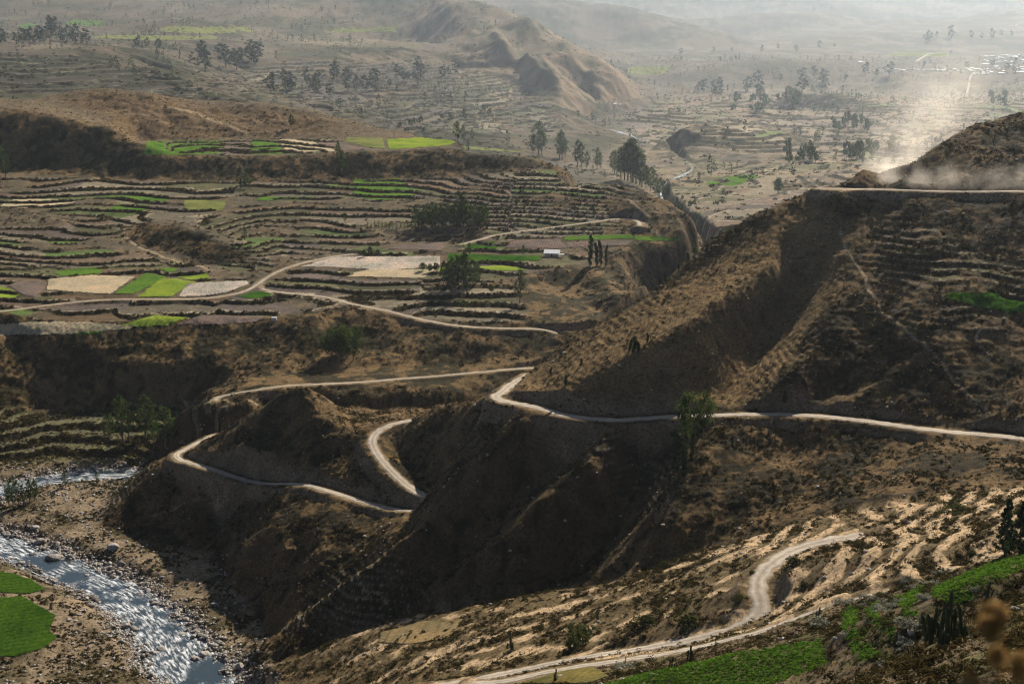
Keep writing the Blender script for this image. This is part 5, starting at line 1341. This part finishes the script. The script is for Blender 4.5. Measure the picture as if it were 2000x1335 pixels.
wood(26, ((1340, 180), (1480, 165), (1740, 140), (1740, 160), (1560, 190), (1380, 205)), (12, 30), FAR, 'hazy tree on the slope below the village', 'hazy trees below the village', wide=1.7)
wood(14, ((1420, 205), (1560, 190), (1580, 215), (1430, 225)), (12, 26), FARB, 'hazy round tree on the far right valley side', 'hazy round trees on the valley side', 'broadleaf_tree', 1)
wood(14, ((1620, 240), (1720, 235), (1725, 262), (1625, 262)), (14, 28), FARB, 'dark tree in the middle of the far terraces', 'dark trees on the far terraces', 'broadleaf_tree', .8)
wood(10, ((1535, 306), (1590, 300), (1595, 322), (1540, 324)), (18, 36), FARB, 'leafy tree in the clump behind the ridge', 'clump of leafy trees behind the ridge', 'broadleaf_tree', .8)
wood(8, ((1650, 308), (1685, 308), (1690, 320), (1650, 322)), (24, 40), FARB, 'dark leafy tree just left of the dust cloud', 'leafy trees left of the dust', 'broadleaf_tree', .8)
wood(10, ((1690, 290), (1765, 285), (1765, 305), (1695, 308)), (16, 30), FARB, 'tree veiled by the dust cloud', 'trees veiled by dust', 'broadleaf_tree', .9)
h = hit(1520, 380, 900); tree('broadleaf_tree', BROAD, h[0], h[1], 34 * h[1] / F, 'single round tree beyond the ridge on the terraced valley floor', None, .8)
wood(8, ((1318, 392), (1370, 392), (1370, 412), (1318, 412)), (10, 18), FARB, 'low bushy tree on the valley floor terraces', 'low trees on the valley floor', 'broadleaf_tree', .9)
wood(12, ((1780, 78), (1990, 66), (1990, 76), (1790, 88)), (12, 24), FAR, 'very faint tree on the hazy rise beyond the village', 'faint trees beyond the village', wide=1.5)
wood(8, ((1300, 104), (1660, 92), (1660, 100), (1320, 112)), (8, 16), FAR, 'very faint tree on the misty flats', 'faint trees on the misty flats', wide=1.5)
wood(10, ((1790, 128), (1990, 122), (1990, 146), (1790, 146)), (9, 16), FAR, 'tree among the village houses', 'trees among the village houses', wide=1.8)
wood(8, ((1850, 190), (1995, 185), (1995, 205), (1860, 210)), (12, 20), FARB, 'hazy tree on the slope below the village road', 'hazy trees below the village road', 'broadleaf_tree', .9)

# woods of the far valley too many to tell apart
fd = fr * (sstep(.0, .55, fbm(GX / 210, GY / 210, 3, 811)) ** 1.5) * (1 - .6 * sstep(.3, .6, SLOPE)) * (GYO < 3200)
x, y, tot = weighted(fd, 1700)
WT = []
for i in range(5):
    r_ = np.random.default_rng(900 + i); n_ = 46
    hh = .12 + .86 * r_.random(n_); q = r_.normal(size=(n_, 2)) * (.11 * np.sin(np.pi * np.clip(hh, .1, .95)) ** .7)[:, None]
    WT.append(leaf_quads(np.concatenate([q, hh[:, None]], 1), .085, .1, 900 + i, 1.6))
tag(scatter('distant_woods', WT, x, y, 10 + 18 * rng.random(len(x)) ** 1.5, M_CON2, .3, .02), kind='stuff')

# cacti
M_CACT = simple_mat('cactus_skin', ((.032, .044, .020), (.080, .090, .044)), 4.0, .8, .2)
def stem_mesh(seed):
    r_ = np.random.default_rng(seed); ns, nr_ = 16, 12
    V = []
    for i in range(nr_):
        t = i / (nr_ - 1); R = (.075 + .012 * math.sin(9 * t + seed)) * (1 if t < .9 else math.sqrt(max(.02, 1 - ((t - .9) / .1) ** 2)))
        bx, by = .03 * math.sin(2.2 * t + seed), .03 * math.cos(1.7 * t + seed)
        for k_ in range(ns):
            an = 2 * math.pi * k_ / ns; q = R * (1 + (.16 if k_ % 2 else -.10)); V.append((bx + q * math.cos(an), by + q * math.sin(an), t))
    Fq = [(i * ns + k_, i * ns + (k_ + 1) % ns, (i + 1) * ns + (k_ + 1) % ns, (i + 1) * ns + k_) for i in range(nr_ - 1) for k_ in range(ns)]
    q = quad_mesh('stem', np.array(V), np.array(Fq)); q.materials.append(M_CACT); return q
STEMS = [stem_mesh(300 + i) for i in range(4)]
def cactus(u, v, px, nst, label, group=None, ymin=60., spread=.16):
    h = hit(u, v, ymin); H_ = px * h[1] / F
    e = bpy.data.objects.new('columnar_cactus', None); C.objects.link(e); e.location = (h[0], h[1], h[2] - .05); e.empty_display_size = .1
    for i in range(nst):
        an = random.uniform(0, 6.28); q = math.sqrt(random.random()) * spread * H_ * (1.6 if i else 0)
        hh = H_ * (1 if i == 0 else (.30 + .65 * random.random() ** 1.4) * (1 - .45 * q / (spread * H_ * 1.6)))
        o = bpy.data.objects.new('stem', STEMS[random.randrange(4)]); C.objects.link(o); o.parent = e
        th = H_ * (.36 if nst > 12 else .55)
        o.location = (q * math.cos(an), q * math.sin(an) * .7, H_ * random.uniform(0, .12) * (i > 0)); o.scale = (th, th, hh); o.rotation_euler = (random.uniform(-.07, .07), random.uniform(-.10, .10) + .16 * math.cos(an) * q / (spread * H_), random.uniform(0, 6.28))
    return tag(e, label, 'cactus', group)
cactus(1852, 1258, 126, 34, 'largest branching columnar cactus near the lower right corner', None, 70, .27)
for u, v, px, n_, lab in ((1598, 1208, 30, 5, 'small dark cactus clump at the edge of the narrow track'), (1347, 1292, 40, 6, 'columnar cactus clump left of the potato field'), (1312, 1306, 30, 6, 'low spreading cactus clump beside the lower track'), (1398, 1262, 16, 4, 'tiny cactus clump on the bank of the track'),
                          (1085, 1330, 30, 5, 'columnar cactus at the edge of the weedy field at the bottom'), (1222, 1300, 22, 5, 'cactus clump standing below the track beside a pale bush'), (1168, 1210, 22, 4, 'thin cactus on the sand above the widest dark shrub'), (1000, 1268, 44, 7, 'spindly cactus in the sand in the middle of the near slope'), (1930, 1168, 40, 5, 'cactus clump right of the green crescent of potatoes')):
    cactus(u, v, px, n_, lab, None, 70)

# buildings
M_WALL = simple_mat('adobe_wall', ((.42, .36, .28), (.62, .56, .47)), 1.5, .9); M_TIN = simple_mat('tin_roof', ((.26, .28, .30), (.42, .44, .47)), .8, .6, .3); M_WHITE = simple_mat('whitewash', ((.46, .43, .38), (.62, .60, .55)), .3, .9, .1, .12); M_DOOR = simple_mat('old_wood', ((.08, .06, .04), (.15, .11, .07)), 3, .9)
def box_mesh(name, bx, m):
    V, Fq = [], []
    for x0, x1, y0, y1, z0, z1 in bx:
        n = len(V); V += [(x, y, z) for z in (z0, z1) for y in (y0, y1) for x in (x0, x1)]
        Fq += [tuple(n + i for i in f) for f in ((0, 2, 3, 1), (4, 5, 7, 6), (0, 1, 5, 4), (2, 6, 7, 3), (0, 4, 6, 2), (1, 3, 7, 5))]
    q = quad_mesh(name, np.array(V, float), np.array(Fq), False); q.materials.append(m); return q
def poly_mesh(name, V, Fs, m):
    q = bpy.data.meshes.new(name); q.from_pydata(V, [], Fs); q.materials.append(m); q.update(); return q
# field shed with a single pitch tin roof
h = hit(1078, 500); e = bpy.data.objects.new('field_shed', None); C.objects.link(e); e.location = (h[0], h[1], h[2] - .2); e.rotation_euler = (0, 0, rad(-6)); tag(e, 'shed with a shining pitched tin roof among the fields', 'shed')
link('wall', box_mesh('wall', [(-4.2, 4.2, -2.2, -2.0, 0, 2.3), (-4.2, 4.2, 2.0, 2.2, 0, 3.2), (-4.2, -4.0, -2.0, 2.0, 0, 2.4), (4.0, 4.2, -2.0, 2.0, 0, 2.4)], M_WALL), None, e)
link('roof', poly_mesh('roof', [(-4.8, -3.0, 2.15), (4.8, -3.0, 2.15), (4.8, 2.7, 3.55), (-4.8, 2.7, 3.55), (-4.8, -3.0, 2.27), (4.8, -3.0, 2.27), (4.8, 2.7, 3.67), (-4.8, 2.7, 3.67)], [(0, 3, 2, 1), (4, 5, 6, 7), (0, 1, 5, 4), (1, 2, 6, 5), (2, 3, 7, 6), (3, 0, 4, 7)], M_TIN), None, e)
link('door', box_mesh('door', [(-.5, .5, -2.26, -2.2, 0, 1.9)], M_DOOR), None, e)
h = hit(1096, 503); e = bpy.data.objects.new('lean_to', None); C.objects.link(e); e.location = (h[0], h[1], h[2] - .1); tag(e, 'small lean-to on posts right of the tin roofed shed', 'shed')
for sx in (-1.6, 1.6):
    for sy in (-1, 1): link('post', box_mesh('post', [(sx - .08, sx + .08, sy - .08, sy + .08, 0, 1.9)], M_DOOR), None, e)
link('roof', box_mesh('roof', [(-1.9, 1.9, -1.3, 1.3, 1.9, 2.0)], M_TIN), None, e)
h = hit(536, 626); e = bpy.data.objects.new('field_hut', None); C.objects.link(e); e.location = (h[0], h[1], h[2] - .1); tag(e, 'tiny white hut at the cliff edge', 'hut')
link('wall', box_mesh('wall', [(-1.2, 1.2, -.9, .9, 0, 1.6)], M_WHITE), None, e); link('roof', box_mesh('roof', [(-1.4, 1.4, -1.1, 1.1, 1.6, 1.72)], M_TIN), None, e)
h = hit(905, 478); o = link('white_post', box_mesh('white_post', [(-.16, .16, -.16, .16, 0, 2.6)], M_WHITE)); o.location = (h[0], h[1], h[2] - .1); tag(o, 'white marker post standing in the dull green field', 'post')
# village houses
HB = [poly_mesh('house_walls', [(-w, -d, 0), (w, -d, 0), (w, d, 0), (-w, d, 0), (-w, -d, e_), (w, -d, e_), (w, d, e_), (-w, d, e_), (-w, 0, e_ + g_), (w, 0, e_ + g_)], [(0, 3, 2, 1), (0, 1, 5, 4), (2, 3, 7, 6), (3, 0, 4, 8, 7), (1, 2, 6, 9, 5), (4, 5, 9, 8), (6, 7, 8, 9)], M_WHITE) for w, d, e_, g_ in ((8, 4.5, 5, 2.2), (11, 5, 5.5, 2.4), (6, 4.5, 6, 1.8), (15, 5.5, 5.5, 2.6))]
HR = [poly_mesh('roof', [(-w - .5, -d - .7, e_ - .1), (w + .5, -d - .7, e_ - .1), (w + .5, 0, e_ + g_ + .15), (-w - .5, 0, e_ + g_ + .15), (w + .5, d + .7, e_ - .1), (-w - .5, d + .7, e_ - .1), (-w - .5, -d - .7, e_ + .2), (w + .5, -d - .7, e_ + .2), (w + .5, 0, e_ + g_ + .45), (-w - .5, 0, e_ + g_ + .45), (w + .5, d + .7, e_ + .2), (-w - .5, d + .7, e_ + .2)],
                 [(6, 7, 8, 9), (9, 8, 10, 11), (0, 3, 2, 1), (3, 5, 4, 2), (0, 1, 7, 6), (4, 5, 11, 10), (1, 2, 8, 7), (2, 4, 10, 8), (3, 0, 6, 9), (5, 3, 9, 11)], M_TIN) for w, d, e_, g_ in ((8, 4.5, 5, 2.2), (11, 5, 5.5, 2.4), (6, 4.5, 6, 1.8), (15, 5.5, 5.5, 2.6))]
HOUSES = [(u, 138 + random.uniform(-2.5, 2.5)) for u in np.linspace(1734, 1925, 26)] + [(random.uniform(1890, 2000), random.uniform(134, 147)) for _ in range(26)] + [(random.uniform(1915, 2000), random.uniform(108, 134)) for _ in range(26)] + [(u, 111 + random.uniform(-1.5, 1.5)) for u in np.linspace(1925, 1998, 10)] + \
         [(random.uniform(1672, 1700), random.uniform(122, 127)) for _ in range(4)] + [(1850, 104), (1856, 102), (1822, 107), (1815, 106), (1985, 50), (1975, 52), (1210, 208), (1200, 210)]
for i, (u, v) in enumerate(HOUSES):
    k_ = random.randrange(4); h = hit(u, v, 1300)
    o = bpy.data.objects.new('village_house', HB[k_]); C.objects.link(o); o.location = (h[0], h[1], h[2] - 1.2); o.rotation_euler = (0, 0, rad(random.choice((0, 8, -10, 90, 20)) + random.uniform(-6, 6))); sc_ = random.uniform(.6, 1.1); o.scale = (sc_,) * 3
    r2 = bpy.data.objects.new('roof', HR[k_]); C.objects.link(r2); r2.parent = o
    zone_ = 'white house in the front row along the edge of the village' if i < 26 else 'white house in the thick of the hazy village' if i < 52 else 'white house on the slope behind the front of the village' if i < 78 else 'white house in the back row of the village' if i < 88 else 'outlying white house beyond the village'
    tag(o, zone_, 'house', zone_.replace('white house', 'houses'))

# dry flower stalks close to the camera, out of focus
M_HEAD = leaf_mat('dry_flower', (.20, .11, .04), (.42, .26, .10), .4, 30, False, .2); M_STALK = simple_mat('dry_stalk', ((.12, .08, .04), (.2, .13, .07)), 20)
def stalk(u, v, Y, r_, label, droop=0.0):
    a, Y, z = P(u, v, Y); X = a * Y; zg = float(zat(X, Y)) - .05
    e = bpy.data.objects.new('dry_flower_stalk', None); C.objects.link(e); e.location = (X, Y, zg); e.empty_display_size = .05; tag(e, label, 'dry plant')
    hh = z - zg
    q = MB(); q.add(*tube([(.05 * math.sin(3 * t) * (1 - t), .03 * math.cos(2 * t) * (1 - t), t * hh) for t in np.linspace(0, 1, 8)], np.linspace(.007, .003, 8), 6)); link('stem', q.mesh('stem'), M_STALK, e)
    rr = np.random.default_rng(int(u)); n = 160; d = rr.normal(size=(n, 3)); d /= np.linalg.norm(d, axis=1)[:, None]
    V, Fq = leaf_quads(d * (r_ * (.3 + .7 * rr.random(n)))[:, None] * np.array([1, 1, 1.25]) + np.array([0, 0, hh]), r_ * .42, 0, int(u), 1.8, d)
    link('flower_head', quad_mesh('flower_head', V, Fq, False), M_HEAD, e)
    for q_ in range(3):
        n = 60; d = rr.normal(size=(n, 3)); d /= np.linalg.norm(d, axis=1)[:, None]; hq = hh - r_ * (2.4 + 1.9 * q_)
        V, Fq = leaf_quads(d * (r_ * .55 * (.3 + .7 * rr.random(n)))[:, None] + np.array([r_ * .5 * (-1) ** q_, 0, hq]), r_ * .3, 0, int(u) + q_, 1.8, d)
        link('flower_head', quad_mesh('flower_head', V, Fq, False), M_HEAD, e)
stalk(1938, 1210, 2.6, .036, 'largest blurred dry brown flower head near the right edge')
stalk(1946, 1278, 2.4, .018, 'thin blurred stalk below the largest dry flower head')
stalk(1896, 1330, 2.5, .020, 'blurred dry flower head at the bottom edge')
stalk(1992, 1300, 2.3, .026, 'blurred orange brown flower head in the lower right corner')
